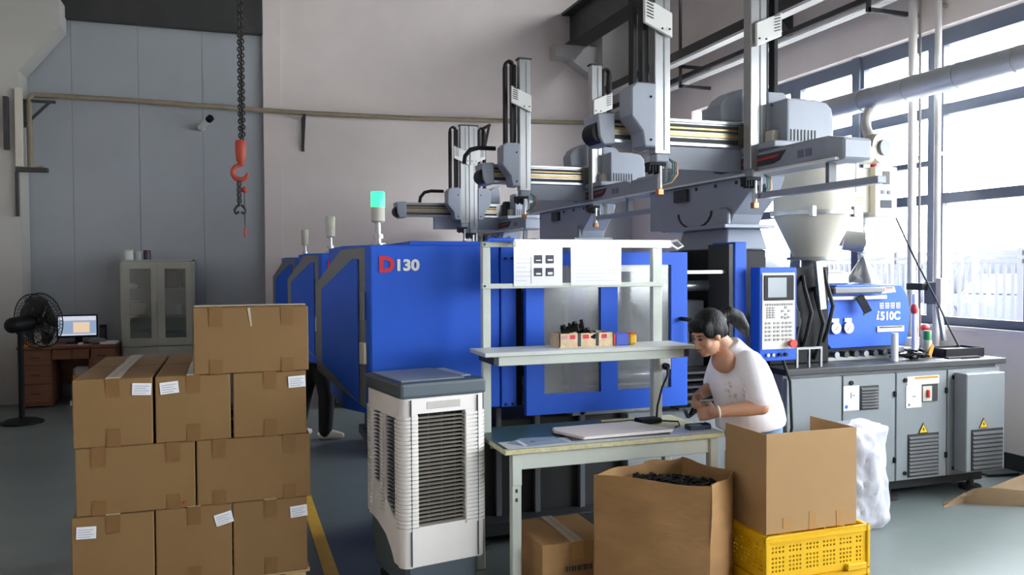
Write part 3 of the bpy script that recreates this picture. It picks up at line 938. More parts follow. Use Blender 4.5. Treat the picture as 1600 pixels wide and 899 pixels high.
# ================================================================== TAKE-OUT ROBOTS
def robot(dy, zo, xa, xb, xcap, label, first):
    r = thing('take_out_robot', label, 'robot', (3.35, 5.0, 1.77), group='take-out robots over the machines')
    Z = lambda v: v + zo
    MB().add([(3.14, 4.70, 1.763), (3.47, 4.70, 1.763), (3.47, 5.34, 1.763), (3.14, 5.34, 1.763), (3.19, 4.76, 1.905), (3.46, 4.76, 1.905), (3.46, 5.34, 1.905), (3.19, 5.34, 1.905)],
             [(0, 3, 2, 1), (4, 5, 6, 7), (0, 1, 5, 4), (1, 2, 6, 5), (2, 3, 7, 6), (3, 0, 4, 7)]).build('pedestal', ROBOT, r, .008)
    MB().box(3.10, 3.50, 4.66, 5.5, 1.905, 1.93).build('base_flange', ROBOT, r, .004)
    MB().prism([(4.50, Z(2.24)), (4.56, Z(2.14)), (4.66, 2.06), (4.74, 2.0), (4.78, 1.93), (5.9, 1.93), (5.9, Z(2.24))], 'X', 3.22, 3.46).build('riser_bracket', ROBOT, r, .006)
    MB().prism([(4.76, 1.93), (4.76, 2.02), (4.80, 2.05), (4.86, 2.05), (4.90, 2.02), (4.90, 1.93)], 'X', 3.19, 3.22).build('bracket_web', ROBOT, r, .008)
    for y in (4.70, 4.95, 5.2):
        MB().cyl((3.22, y, Z(2.21)), (3.212, y, Z(2.21)), .013, n=10).build('bolt', BASE_DARK, r)
    box('rear_box', BASE_DARK, r, 3.19, 3.22, 5.3, 5.48, Z(2.13), Z(2.22), .004)
    MB().box(3.20, 3.385, 3.80, 6.2, Z(2.24), Z(2.375)).build('traverse_beam', ROBOT, r, .006)
    MB().box(3.17, 3.20, 3.7, 6.2, Z(2.238), Z(2.252)).build('beam_lip', WHITE_PL, r, .002)
    MB().add([(3.20, 3.665, Z(2.238)), (3.395, 3.665, Z(2.238)), (3.395, 3.80, Z(2.23)), (3.18, 3.80, Z(2.23)), (3.20, 3.665, Z(2.355)), (3.395, 3.665, Z(2.355)), (3.395, 3.80, Z(2.385)), (3.18, 3.80, Z(2.385))],
             [(0, 3, 2, 1), (4, 5, 6, 7), (0, 1, 5, 4), (1, 2, 6, 5), (2, 3, 7, 6), (3, 0, 4, 7)]).build('end_cap', ROBOT, r, .012)
    MB().prism([(4.16, Z(2.355)), (4.22, Z(2.30)), (4.28, Z(2.285)), (4.85, Z(2.28)), (4.95, Z(2.30)), (4.82, Z(2.34)), (4.60, Z(2.355))], 'X', 3.195, 3.20).build('beam_decal', BASE_DARK, r)
    MB().prism([(4.22, Z(2.338)), (4.24, Z(2.323)), (4.7, Z(2.31)), (4.7, Z(2.318))], 'X', 3.192, 3.195).build('decal_stripe', RED, r)
    box('beam_label', INK, r, 3.196, 3.20, 3.93, 3.98, Z(2.29), Z(2.335))
    box('beam_label', INK, r, 3.196, 3.20, 4.0, 4.05, Z(2.29), Z(2.335))
    for x in (3.24, 3.34):
        box('guide_rail', STEEL, r, x - .01, x + .02, 3.82, 6.15, Z(2.375), Z(2.39), .002)
    box('carriage', ROBOT, r, 3.19, 3.60, 4.26, 4.78, Z(2.39), Z(2.43), .006)
    mc = MB().prism([(3.30, Z(2.40)), (3.30, Z(2.70)), (3.52, Z(2.70)), (3.60, Z(2.685)), (3.64, Z(2.65)), (3.655, Z(2.58)), (3.655, Z(2.40))], 'Y', 4.28, 4.50).build('motor_cover', ROBOT, r, .012, seg=2)
    vs = MB()
    for i in range(8):
        x = 3.325 + i * .026
        vs.box(x, x + .007, 4.276, 4.28, Z(2.435), Z(2.505))
    vs.build('cover_vents', BASE_DARK, mc)
    box('cover_socket', BEIGE, mc, 3.25, 3.30, 4.36, 4.44, Z(2.44), Z(2.51), .004)
    MB().prism([(3.05, Z(2.60)), (3.04, Z(2.70)), (3.08, Z(2.76)), (3.14, Z(2.80)), (3.22, Z(2.82)), (3.22, Z(2.60))], 'Y', 4.62, 4.80).build('carriage_cover', ROBOT, r, .012, seg=2)
    box('drive_block', BASE_DARK, r, 3.24, 3.46, 4.50, 4.60, Z(2.43), Z(2.62), .01)
    # cross beam over the mould
    cb = MB().box(xcap + .12, 3.42, 4.60, 4.74, Z(2.42), Z(2.585)).build('cross_beam', ALU, r, .004)
    box('beam_slot', BASE_DARK, cb, xcap + .12, 3.16, 4.594, 4.60, Z(2.515), Z(2.56))
    box('beam_slot', BASE_DARK, cb, xcap + .12, 3.16, 4.594, 4.60, Z(2.445), Z(2.47))
    box('brass_rail', BRASS, cb, xcap + .12, 3.16, 4.588, 4.60, Z(2.525), Z(2.54), .002)
    box('brass_rail', BRASS, cb, xcap + .12, 3.16, 4.588, 4.60, Z(2.48), Z(2.505), .002)
    box('rail', STEEL, cb, xcap + .12, 3.42, 4.585, 4.60, Z(2.57), Z(2.59), .002)
    box('rail', STEEL, cb, xcap + .12, 3.42, 4.585, 4.60, Z(2.42), Z(2.44), .002)
    MB().prism([(xcap + .03, Z(2.59)), (xcap + .15, Z(2.60)), (xcap + .15, Z(2.405)), (xcap + .07, Z(2.40)), (xcap + .045, Z(2.45))], 'Y', 4.56, 4.78).build('beam_end_cap', ROBOT, r, .008)
    MB().cyl((xcap + .075, 4.585, Z(2.48)), (xcap + .075, 4.74, Z(2.48)), .07, n=20).build('end_pulley', BLACK, r, smooth=True)
    MB().box(xcap + .5, 3.22, 4.615, 4.66, Z(2.27), Z(2.42)).build('under_plate', ROBOT, r, .004)

    def arm(x0, w, zb, zt, side, name):
        """vertical arm: column, saddle cover, cable chain and vent plate; side -1 = to the left of the column"""
        col = box(name, ALU, r, x0, x0 + w, 4.44, 4.52, zb, zt, .004)
        box('slot', GREY_FRAME, col, x0 + w * .55, x0 + w * .62, 4.437, 4.44, zb + .02, zt - .02)
        box('column_top', BASE_DARK, col, x0 - .01, x0 + w + .01, 4.435, 4.525, zt, zt + .012)
        e = x0 if side < 0 else x0 + w
        s = side
        prof = [(e, Z(2.765)), (e + s * .13, Z(2.765)), (e + s * .165, Z(2.73)), (e + s * .165, Z(2.56)), (e + s * .13, Z(2.52)), (e + s * .09, Z(2.47)), (e + s * .075, Z(2.38)), (e, Z(2.375))]
        sd = MB().prism(prof if s < 0 else prof[::-1], 'Y', 4.43, 4.60).build('saddle_cover', ROBOT, r, .008)
        for z in (2.42, 2.68):
            MB().cyl((e + s * .035, 4.43, Z(z)), (e + s * .035, 4.425, Z(z)), .008, n=8).build('bolt', BLACK, sd)
        ch = [(e + s * .11, 4.52, Z(2.75)), (e + s * .11, 4.52, zt - .06)]
        for k in range(7):
            a = PI * k / 6
            ch.append((e + s * (.075 + .035 * math.cos(a)), 4.52, zt - .05 + .04 * math.sin(a)))
        ch.append((e + s * .04, 4.52, Z(3.1)))
        cm = MB()
        for a, b in zip(ch, ch[1:]):
            cm.bar(a, b, .022 if a[2] > zt - .07 else .03, .06, up=(0, 1, 0))
        c = cm.build('cable_chain', RUBBER, r, .003)
        box('chain_sleeve', BASE_DARK, c, e + s * .055, e + s * .012, 4.50, 4.56, Z(2.78), zt - .04)
        pv = MB().prism([(e - s * .10, Z(3.04)), (e - s * .10, Z(3.19)), (e + s * .09, Z(3.27)), (e + s * .09, Z(3.12))], 'Y', 4.405, 4.43).build('vent_plate', WHITE_PL, r, .004)
        vv = MB()
        for i in range(6):
            z = Z(3.145) + i * .019
            vv.bar((e + s * .03, 4.403, z), (e + s * .075, 4.403, z + .014), .003, .006)
        vv.build('vent_slots', BASE_DARK, pv)
        for q in (.03, .08):
            MB().cyl((e - s * q, 4.405, Z(3.09)), (e - s * q, 4.40, Z(3.09)), .006, n=8).build('bolt', BLACK, pv)
        # wrist and gripper
        wx = x0 + w / 2
        g = MB().box(wx - .045, wx + .045, 4.44, 4.53, zb - .05, zb).build('wrist', ROBOT, r, .006)
        gb = MB().box(wx - .085, wx + .03, 4.45, 4.52, zb - .07, zb - .05)
        for i in range(4):
            gb.box(wx - .085 + .02 * i, wx - .073 + .02 * i, 4.455, 4.515, zb - .11 - .01 * (i % 2), zb - .06)
        gb.build('gripper_head', RUBBER, g, .003)
        MB().cyl((wx, 4.48, zb - .07), (wx, 4.48, zb - .22), .016, n=10).cyl((wx + .045, 4.48, zb - .05), (wx + .045, 4.48, zb - .17), .010, n=8).build('gripper_rod', STEEL, g, smooth=True)
        MB().box(wx - .02, wx + .02, 4.46, 4.50, zb - .25, zb - .21).build('gripper_jaw', COPPER, g, .004)
        for k in range(3):
            q = .05 + .014 * k
            MB().tube([(wx + .04, 4.47 + .012 * k, zb - .01), (wx + q + .03, 4.46, zb - .05), (wx + q + .035, 4.46, zb - .12), (wx + q, 4.47, zb - .17), (wx + .01, 4.475, zb - .19)], .006, 6).build('air_hose', TEAL if k < 2 else COPPER, g, smooth=True)
        return col

    arm(xa, .105, Z(2.34), Z(3.52), -1, 'main_arm')
    arm(xb, .12 if first else .105, Z(2.27), Z(3.52), 1, 'sub_arm')
    if not first:
        MB().tube([(xa - .16, 4.66, Z(2.74)), (xa - .32, 4.66, Z(2.74)), (xa - .40, 4.66, Z(2.72)), (xa - .45, 4.66, Z(2.66)), (xa - .46, 4.66, Z(2.59))], .02, 8).build('beam_cable', RUBBER, r, smooth=True)
    # cable tray hung under the beam end
    MB().box(3.24, 3.30, 3.46, 4.5, Z(2.085), Z(2.125)).build('cable_duct', ROBOT, r, .004)
    MB().bar((3.27, 3.85, Z(2.12)), (3.27, 3.85, Z(2.24)), .05, .03).build('duct_hanger', GREY_FRAME, r)
    MB().bar((3.26, 4.46, Z(2.10)), (3.34, 4.62, Z(2.24)), .05, .03).build('duct_hanger', GREY_FRAME, r)
    if first:
        lp = [(3.14 + .0 * k, 5.10 + .22 * math.cos(PI * k / 10), 2.03 - .11 * math.sin(PI * k / 10)) for k in range(11)]
        MB().tube(lp, .008, 6).build('cable_loop', BASE_DARK, r, smooth=True)
    r.location.y += dy
    return r


robot(0, 0, 2.46, 3.145, 2.10, 'nearest take-out robot, its arms rising past the top of the picture', True)
robot(2.5, 0, 2.475, 3.185, 2.12, 'middle take-out robot with two tall arms far apart', False)
robot(5.15, -.15, 2.655, 2.765, 1.86, 'farthest take-out robot, its two arms close together', False)

# ================================================================== CARTONS ON THE PALLET
pal = thing('wooden_pallet', 'pale wooden pallet under the carton stack', 'pallet', (-.16, 4.7, 0))
for i in range(7):
    y = 4.20 + i * .155
    box('deck_board', WOOD_PAL, pal, -.69, .36, y, y + .10, .118, .14, .003)
for x in (-.66, -.21, .24):
    box('bearer', WOOD_PAL, pal, x, x + .1, 4.20, 5.23, .022, .118, .003)
for y in (4.20, 4.66, 5.13):
    box('bottom_board', WOOD_PAL, pal, -.69, .36, y, y + .10, 0, .022, .003)


def carton(lab, x0, x1, y0, y1, z0, z1, tape='end', sticker=None, extra=None, m=None, group='taped cartons stacked on the pallet', tape_top=True):
    cx, cy = (x0 + x1) / 2, (y0 + y1) / 2
    t = thing('carton', lab, 'carton', (cx, cy, z0), group=group)
    w, d, h = (x1 - x0) / 2, (y1 - y0) / 2, z1 - z0
    bm = MB()
    # slightly bulged box: subdivided faces pushed out a little
    n = 4
    bul = .003
    def P(u, v, k):
        s = (1 - (2 * u - 1) ** 2) * (1 - (2 * v - 1) ** 2) * bul
        X, Z = -w + 2 * w * u, h * v
        if k == 0: return (X, -d - s, Z)
        if k == 1: return (X, d + s, Z)
        if k == 2: return (-w - s * .5, -d + 2 * d * u, Z)
        if k == 3: return (w + s * .5, -d + 2 * d * u, Z)
        if k == 4: return (X, -d + 2 * d * v, h + s * .5)
        return (X, -d + 2 * d * v, 0)
    for k in range(6):
        vs = [P(i / n, j / n, k) for j in range(n + 1) for i in range(n + 1)]
        fs = [(j * (n + 1) + i, j * (n + 1) + i + 1, (j + 1) * (n + 1) + i + 1, (j + 1) * (n + 1) + i) for j in range(n) for i in range(n)]
        bm.add(vs, fs)
    bm.build('box_body', m or CARD, t, .004, local=True)
    T = .0045
    # tape: over the top seam and down the end faces
    if tape_top:
        if tape == 'end':
            box('top_tape', TAPE_W, t, -.03, .03, -d, d, h - .002, h + .0055, local=True)
            box('top_seam', CARD_IN, t, -.0015, .0015, -d + .005, d - .005, h, h + .0062, local=True)
            for zz in (0, 1):
                z0_, z1_ = (0.0, .085) if zz == 0 else (h - .085, h + .003)
                box('end_tape', TAPE if m is None else TAPE_B, t, -.03, .03, -d - .0035, -d, z0_, z1_, local=True)
        else:
            box('top_tape', TAPE_W, t, -w, w, -.03, .03, h - .002, h + .0055, local=True)
            for sx in (-.62, .62):
                for zz in (0, 1):
                    z0_, z1_ = (0.0, .07) if zz == 0 else (h - .09, h + .003)
                    box('end_tape', TAPE, t, sx * w - .03, sx * w + .03, -d - .0032, -d, z0_, z1_, local=True)
    if sticker:
        sx, sz, a = sticker
        st = MB().box(-.041, .041, -.001, .001, -.028, .028).build('label_sticker', PAPER, t, local=True)
        st.location = (-w + sx, -d - .0048, sz)
        st.rotation_euler = (0, math.radians(a), 0)
        pr = MB()
        for k in range(4):
            pr.box(-.034, .030 - .012 * (k % 2), -.0018, -.001, .012 - k * .011, .0165 - k * .011)
        p = pr.build('label_print', mat('faint_print', (190, 190, 198), .7), st, local=True)
    return t


Y0, Y1, Y2 = 4.17, 4.705, 5.24
HZ = [.14, .510, .826, 1.143, 1.462]
XA = [-.700, -.351, -.004, .352]
# bottom layer
labs = ['bottom left carton of the stack with a sticker near its upper left corner',
        'bottom middle carton of the stack with a tilted sticker at its upper right',
        'bottom right carton of the stack standing at the pallet edge']
for i in range(3):
    carton(labs[i], XA[i] - .004 * (i == 0), XA[i + 1] - .006, Y0 - .012 * (i == 0), Y1 - .01, HZ[0], HZ[1] - .002, sticker=((.062, .30, 2), (.305, .30, -14), (.31, .30, -4))[i])
    carton('hidden back carton of the bottom layer behind the stack front', XA[i], XA[i + 1] - .006, Y1, Y2, HZ[0], HZ[1] - .002)
XB = [-.686, -.165, .372]
labs = ['wide carton on the left of the second layer with a small red mark', 'wide carton on the right of the second layer']
for i in range(2):
    c = carton(labs[i], XB[i], XB[i + 1] - .008, Y0, Y0 + .345, HZ[1], HZ[2] - .002, tape='side')
    if i == 0:
        box('red_mark', RED, c, .205, .217, -.1795, -.172, .02, .03, local=True)
    for k in (1, 2):
        carton('hidden wide carton of the second layer behind the stack front', XB[i], XB[i + 1] - .008, Y0 + .355 * k, Y0 + .355 * k + .345, HZ[1], HZ[2] - .002, tape='side')
labs = ['third layer left carton, its top uncovered, sticker at the upper right',
        'third layer middle carton with its sticker at the upper left',
        'third layer right carton directly under the topmost carton']
for i in range(3):
    carton(labs[i], XA[i] + .008, XA[i + 1] - .004, Y0, Y1 - .01, HZ[2], HZ[3] - .002, sticker=((.292, .262, 3), (.062, .262, -5), (.30, .262, -3))[i])
    carton(['back carton of the third layer at the left, only its top showing', 'back carton of the third layer in the middle, top partly covered', 'back carton of the third layer hidden behind the top carton'][i],
           XA[i] + .008, XA[i + 1] - .004, Y1, Y2, HZ[2], HZ[3] - .002)
c = carton('topmost carton alone on the right of the stack', -.172, .362, Y0 - .005, Y0 + .36, HZ[3], HZ[4], tape='side')
MB().prism([(-.02, .315), (-.008, .318), (0.0, .23), (-.006, .222)], 'Y', -.1865, -.184).build('torn_tape', TAPE_W, c, local=True)

# ================================================================== AIR COOLER
ac = thing('air_cooler', 'white portable air cooler with slate grey lid and louvred sides', 'air cooler', (.76, 3.83, 0), math.radians(10))
W, D = .45, .51                                       # local: x along the front, y back
ZB, ZT = .20, 1.02
MB().box(.03, W - .03, .03, D - .02, .07, ZB + .02).build('base', COOL_G, ac, .02, local=True)
MB().box(.022, W - .022, .17, D - .012, .20, .42).build('water_tank', COOL_G, ac, .012, local=True)
for x in (.07, W - .07):
    for y in (.08, D - .08):
        MB().cyl((x - .015, y, .035), (x + .015, y, .035), .035, n=16).build('caster', RUBBER, ac, smooth=True, local=True)
MB().box(.05, W - .05, .065, D - .05, ZB, ZT - .01).build('filter_core', COOL_P, ac, local=True)
# front frame
f = MB()
fz0, fz1 = .395, .945
f.box(.045, W - .045, 0, .04, ZB, fz0).box(.045, W - .045, 0, .04, fz1, ZT)
f.box(.045, .085, 0, .04, fz0, fz1).box(W - .115, W - .045, 0, .04, fz0, fz1)
fr = f.build('front_panel', COOL_W, ac, .004, local=True)
box('handle_recess', mat('cooler_recess', (196, 190, 184), .5), fr, .13, W - .14, -.002, .004, .965, 1.0, .002, local=True)
# side frame with arched lower edge (left and right)
for s, xs0, xs1 in ((0, 0.0, .04), (1, W - .04, W)):
    g = MB()
    lower = [(.04, ZB), (.04, .40), (.14, .43), (.25, .50), (.33, .545), (D - .04, .57), (D - .04, .36), (.36, .345), (.24, .31), (.16, .25), (.12, ZB)]
    g.prism(lower, 'X', xs0 + .003 * (1 - s), xs1 - .003 * s)
    g.box(xs0, xs1, .04, D - .04, .92, ZT)
    for y0, y1 in ((.04, .075), (.235, .285), (D - .075, D - .04)):
        g.box(xs0, xs1, y0, y1, .40, .92)
    sp = g.build('side_panel', COOL_W, ac, .003, local=True)
    base = None
    for i in range(26):
        z = .42 + i * .0193
        for y0, y1 in ((.075, .235), (.285, D - .075)):
            if base is None:
                base = MB().box(xs0 + .012, xs0 + .026, 0, .16, 0, .004).build('side_slat', COOL_G, sp, local=True)
                base.location = (0, y0, z)
            else:
                inst(base, sp, (0, y0, z))
    rb = MB()
    for i in range(26):
        z = .42 + i * .0193
        for y0, y1 in ((.04, .075), (.235, .285), (D - .075, D - .04)):
            rb.box(xs0 - .009, xs1 + .009, y0 + .002, y1 - .002, z, z + .0145)
    rb.build('side_ribs', COOL_W, sp, local=True)
# corner posts, rounded, with ribs
for k, (cx, cy) in enumerate(((.045, .045), (W - .045, .045), (.045, D - .045), (W - .045, D - .045))):
    po = MB().cyl((cx, cy, ZB if cy < .2 else .36), (cx, cy, ZT), .045, n=20).build('corner_post', COOL_W, ac, smooth=True, local=True)
    rb = MB()
    for i in range(29):
        z = .38 + i * .0193
        rb.cyl((cx, cy, z), (cx, cy, z + .0145), .053, n=16)
    rb.build('corner_ribs', COOL_W, po, smooth=True, local=True)
# front slats: one by one
sl0 = None
for i in range(28):
    z = fz0 + .004 + i * .0193
    if sl0 is None:
        sl0 = MB().add([(.083, .004, 0), (W - .113, .004, 0), (W - .113, .004, .0035), (.083, .004, .0035), (.083, .016, .004), (W - .113, .016, .004), (W - .113, .016, .0075), (.083, .016, .0075)],
                       [(0, 1, 2, 3), (4, 7, 6, 5), (0, 4, 5, 1), (3, 2, 6, 7), (0, 3, 7, 4), (1, 5, 6, 2)]).build('front_slat', mat('cooler_slat', (138, 132, 120), .5), ac, local=True)
        sl0.location = (0, 0, z)
    else:
        inst(sl0, ac, (0, 0, z))
rb2 = MB()
for xx in (.047, W - .047):
    box('panel_seam', COOL_G, ac, xx - .0015, xx + .0015, -.0095, .002, ZB + .01, ZT - .005, local=True)
for j in range(3):
    box('upright_wire', BASE_DARK, ac, .15 + j * .07, .154 + j * .07, .028, .033, fz0, fz1, local=True)
rb = MB()
for i in range(29):
    z = .38 + i * .0193
    rb.box(.045, .083, -.008, .0, z, z + .0145)
    rb2.box(W - .113, W - .045, -.008, .0, z, z + .0145)
rb.build('front_ribs', COOL_W, ac, local=True)
rb2.build('front_ribs', COOL_W, ac, local=True)
lid = MB().box(-.004, W + .004, -.004, D + .004, ZT, ZT + .075).build('lid', COOL_G, ac, .015, local=True, seg=2)
box('lid_panel', COOL_T, lid, .02, W - .09, .05, D - .03, ZT + .074, ZT + .082, .004, local=True)
box('control_strip', mat('cooler_pale_strip', (190, 198, 200), .4), lid, W - .075, W - .02, .12, D - .06, ZT + .074, ZT + .080, .003, local=True)

# ================================================================== WORKBENCH
wb = thing('workbench', 'green grey steel workbench with a tall shelf rack', 'workbench', (1.85, 4.0, 0))
TY0, TY1, TX0, TX1 = 3.73, 4.30, 1.245, 2.485
tp = MB().box(TX0, TX1, TY0, TY1, .735, .76).build('table_top', EDGE_WORN, wb, .003)
box('bench_mat', MAT_GREEN, tp, TX0 + .004, TX1 - .30, TY0 + .035, TY1 - .005, .7601, .763)
box('mat_sheet', BENCH_TOP, tp, TX0 + .02, TX1 - .004, TY0 + .006, TY0 + .17, .7632, .7645)
for x0, x1, y0, y1 in ((1.285, 1.335, 3.745, 3.785), (2.40, 2.45, 3.745, 3.785), (1.249, 1.295, 4.225, 4.265), (2.40, 2.45, 4.225, 4.265)):
    for _once in (0,):
        lg = box('leg', BENCH, wb, x0, x1, y0, y1, 0, .735, .004)
        if y0 < 4:
            for i in range(4):
                MB().box(x0 + .018, x0 + .030, y0 - .0015, y0 + .001, .50 + i * .045, .518 + i * .045).build('leg_slot', BASE_DARK, lg)
            box('leg_bracket', BENCH, lg, x0 + .002, x0 + .05, y0 - .006, y0, .58, .73, .002)
box('apron', BENCH, wb, 1.335, 2.40, 3.75, 3.775, .655, .735, .003)
box('apron', BENCH, wb, 1.335, 2.40, 4.235, 4.26, .655, .735, .003)
for x0, x1 in ((1.27, 1.315), (2.292, 2.352)):
    box('upright', BENCH, wb, x0, x1, 4.165, 4.205, .76, 1.79, .003)
box('cross_rail', BENCH, wb, 1.262, 2.355, 4.15, 4.165, 1.535, 1.562, .003)
tr = box('top_rail', BENCH, wb, 1.262, 2.40, 4.15, 4.165, 1.757, 1.785, .003)
for z in (1.549, 1.771):
    MB().cyl((1.278, 4.15, z), (1.278, 4.146, z), .006, n=8).build('bolt', BASE_DARK, tr)
sh = MB().box(1.195, 2.40, 3.885, 4.163, 1.198, 1.22).build('shelf', BENCH_TOP, wb, .003)
box('shelf_beam', BENCH, sh, 1.27, 2.34, 3.90, 3.93, 1.15, 1.198, .003)
for x in (1.245, 2.34):
    box('shelf_bracket', BASE_DARK, sh, x, x + .03, 3.90, 4.16, 1.155, 1.198, .002)
lf = thing('lamp_fixture', 'glowing white tube lamp on the top rail of the workbench rack', 'lamp', (1.9, 4.12, 1.76))
box('housing', WHITE_PL, lf, 1.42, 2.38, 4.115, 4.148, 1.772, 1.80, .003)
MB().cyl((1.435, 4.105, 1.772), (2.362, 4.105, 1.772), .015, n=14).build('light_tube', TUBE_ON, lf, smooth=True)
MB().cyl((1.42, 4.105, 1.772), (1.435, 4.105, 1.772), .017, n=14).cyl((2.362, 4.105, 1.772), (2.377, 4.105, 1.772), .017, n=14).build('tube_cap', WHITE_PL, lf, smooth=True)
MB().tube([(2.377, 4.105, 1.772), (2.42, 4.11, 1.75), (2.46, 4.12, 1.765), (2.44, 4.15, 1.80), (2.38, 4.16, 1.79)], .007, 6).build('lamp_cable', WHITE_PL, lf, smooth=True)
box('lamp_clip', BLUE, lf, 1.28, 1.43, 4.10, 4.15, 1.787, 1.805, .003)

for k, (x0, x1, lab) in enumerate(((1.44, 1.722, 'instruction sheet with four small pictures hung on the bench rack'), (1.773, 2.08, 'plain white sheet hung beside the instruction sheet'))):
    s = thing('instruction_sheet', lab, 'paper', ((x0 + x1) / 2, 4.145, 1.55))
    pg = box('page', PAPER, s, x0, x1, 4.144, 4.147, 1.548, 1.765)
    if k == 0:
        for i in range(2):
            for jz in range(2):
                xx, zz = x0 + .115 + i * .068, 1.60 + jz * .07
                box('picture', INK_D, pg, xx, xx + .048, 4.1425, 4.144, zz, zz + .045)
                box('picture_part', PAPER, pg, xx + .012, xx + .04, 4.1415, 4.1425, zz + .008 + .006 * jz, zz + .018 + .004 * i)
        pr = MB()
        for i in range(7):
            pr.box(x0 + .012, x0 + .012 + (.085 if i % 3 else .06), 4.143, 4.144, 1.575 + i * .024, 1.578 + i * .024)
        pr.build('text_lines', mat('faint_print', (190, 190, 198), .7), pg)
        box('frame_line', INK, pg, x0 + .098, x0 + .1, 4.143, 4.144, 1.56, 1.75)
    else:
        pr = MB()
        for i in range(8):
            pr.box(x0 + .03, x1 - .03 - (.08 if i % 3 == 1 else 0), 4.143, 4.144, 1.572 + i * .02, 1.5735 + i * .02)
        pr.build('text_lines', mat('faint_print', (190, 190, 198), .7), pg)

# socket on the upright with its plug and cable
so = thing('power_socket', 'white power socket with black plug on the right rack upright', 'socket', (2.35, 4.15, 1.05))
box('socket_plate', WHITE_PL, so, 2.32, 2.395, 4.14, 4.165, 1.055, 1.15, .004)
MB().cyl((2.355, 4.14, 1.075), (2.355, 4.115, 1.075), .02, n=16).build('plug', BLACK, so, smooth=True)
MB().cyl((2.345, 4.14, 1.13), (2.345, 4.136, 1.13), .006, n=10).cyl((2.37, 4.14, 1.13), (2.37, 4.136, 1.13), .006, n=10).build('indicator', RED, so)
MB().tube([(2.355, 4.113, 1.075), (2.35, 4.10, 1.03), (2.32, 4.11, .96), (2.295, 4.12, .85), (2.29, 4.12, .775)], .006, 6).build('cable', RUBBER, so, smooth=True)

# things on the shelf
tb = thing('parts_tray', 'cut-down carton tray with printed sides on the bench shelf', 'tray', (1.80, 4.05, 1.22))
x0, x1, y0, y1 = 1.64, 1.955, 3.99, 4.13
PR = mat('printed_carton', (214, 190, 152), .6, var=.25, scale=22)
tr_ = MB().box(x0, x1, y0, y1, 1.22, 1.225).box(x0, x1, y0, y0 + .005, 1.225, 1.295).box(x0, x1, y1 - .005, y1, 1.225, 1.295).box(x0, x0 + .005, y0, y1, 1.225, 1.295).box(x1 - .005, x1, y0, y1, 1.225, 1.295)
tr_ = tr_.build('tray_body', PR, tb)
for xx, ww, m_ in ((1.745, .018, INK_D), (1.85, .018, INK_D), (1.70, .03, RED_TXT), (1.775, .035, RED_TXT), (1.885, .03, RED_TXT), (1.655, .03, mat('pink_print', (205, 150, 160), .6))):
    z0 = 1.225 if m_ is INK_D else 1.265
    box('print_band', m_, tr_, xx, xx + ww, y0 - .0015, y0, z0, 1.295 if m_ is INK_D else 1.287)
for i in range(7):
    a = random.uniform(0, 6)
    o = MB().box(-.05, .05, -.014, .014, -.01, .012).box(-.05, -.03, -.014, .014, .012, .035).box(.02, .035, -.014, .014, .012, .03)
    o = o.build('moulded_part', BLACK, None, .003)
    o.location = (1.70 + .028 * i, 4.05 + random.uniform(-.02, .02), 1.27 + .03 * (2 - abs(i - 2)) * .6 + random.uniform(0, .008) + (0.012 if i < 5 else 0))
    o.rotation_euler = (random.uniform(-.4, .4), random.uniform(-.5, .5), a)
    tag(o, 'black moulded plastic part heaped in the carton tray', 'plastic part', 'black parts in the carton tray')
sb = thing('small_box', 'small blue, red and yellow packet on the shelf beside the tray', 'box', (2.04, 4.04, 1.22))
box('blue_body', mat('blue_packet', (60, 90, 200), .4), sb, 1.975, 2.055, 4.0, 4.08, 1.22, 1.285, .004)
box('red_end', RED, sb, 1.958, 1.975, 4.0, 4.08, 1.22, 1.285, .003)
box('yellow_end', mat('yellow_packet', (250, 190, 20), .4), sb, 2.055, 2.105, 4.0, 4.08, 1.222, 1.282, .012)
box('red_lip', RED, sb, 2.055, 2.10, 4.002, 4.078, 1.282, 1.286)

# things on the table
for k, (dx, dy, a, m_, th) in enumerate(((0, 0, 5, INK_D, .004), (.006, .008, 4, PAPER_P, .006), (.014, .014, 2.5, PAPER_P, .006))):
    o = MB().prism([(1.63, 3.80), (2.18, 3.775), (2.20, 4.05), (1.66, 4.09)] if k == 0 else [(1.60 + dx, 3.985 + dy), (1.68 + dx, 3.775 + dy), (2.20 + dx, 3.79 + dy), (2.10 + dx, 4.08 + dy), (1.62 + dx, 4.06 + dy)], 'Z', .7648 + k * .0062, .7648 + k * .0062 + .006)
    tag(recenter(o.build('board_sheet', m_, None)), ['dark lowest board of the pile of sheets on the bench', 'pinkish white board in the middle of the pile on the bench', 'topmost pinkish white board of the pile on the bench'][k], 'board', 'boards piled on the bench')
o = MB().prism([(1.30, 3.86), (1.38, 3.755), (1.60, 3.77), (1.58, 3.93), (1.40, 3.95)], 'Z', .7646, .7662).build('leaflet', mat('blue_leaflet', (150, 166, 186), .5, var=.2, scale=14), None)
lf_ = tag(recenter(o), 'bluish printed leaflet at the left end of the bench', 'paper')
box('leaflet_print', RED, lf_, 1.42, 1.445, 3.84, 3.86, .7662, .7668)
box('leaflet_strip', PAPER, lf_, 1.36, 1.38, 3.77, 3.90, .7662, .7668)
pt = thing('parts_case', 'dark blue open plastic case on the right end of the bench', 'case', (2.39, 3.85, .7645))
DBL = mat('dark_blue_plastic', (46, 66, 96), .4)
q = MB().box(2.33, 2.455, 3.815, 3.885, .7645, .772).box(2.33, 2.455, 3.815, 3.82, .772, .79).box(2.33, 2.455, 3.88, 3.885, .772, .79).box(2.33, 2.335, 3.82, 3.88, .772, .79).box(2.45, 2.455, 3.82, 3.88, .772, .795)
q.build('case_body', DBL, pt, .002)
box('case_insert', BEIGE, pt, 2.34, 2.42, 3.822, 3.878, .772, .785, .002)
bt = thing('adapter', 'black plastic adapter with cord at the foot of the right upright', 'adapter', (2.24, 4.12, .763))
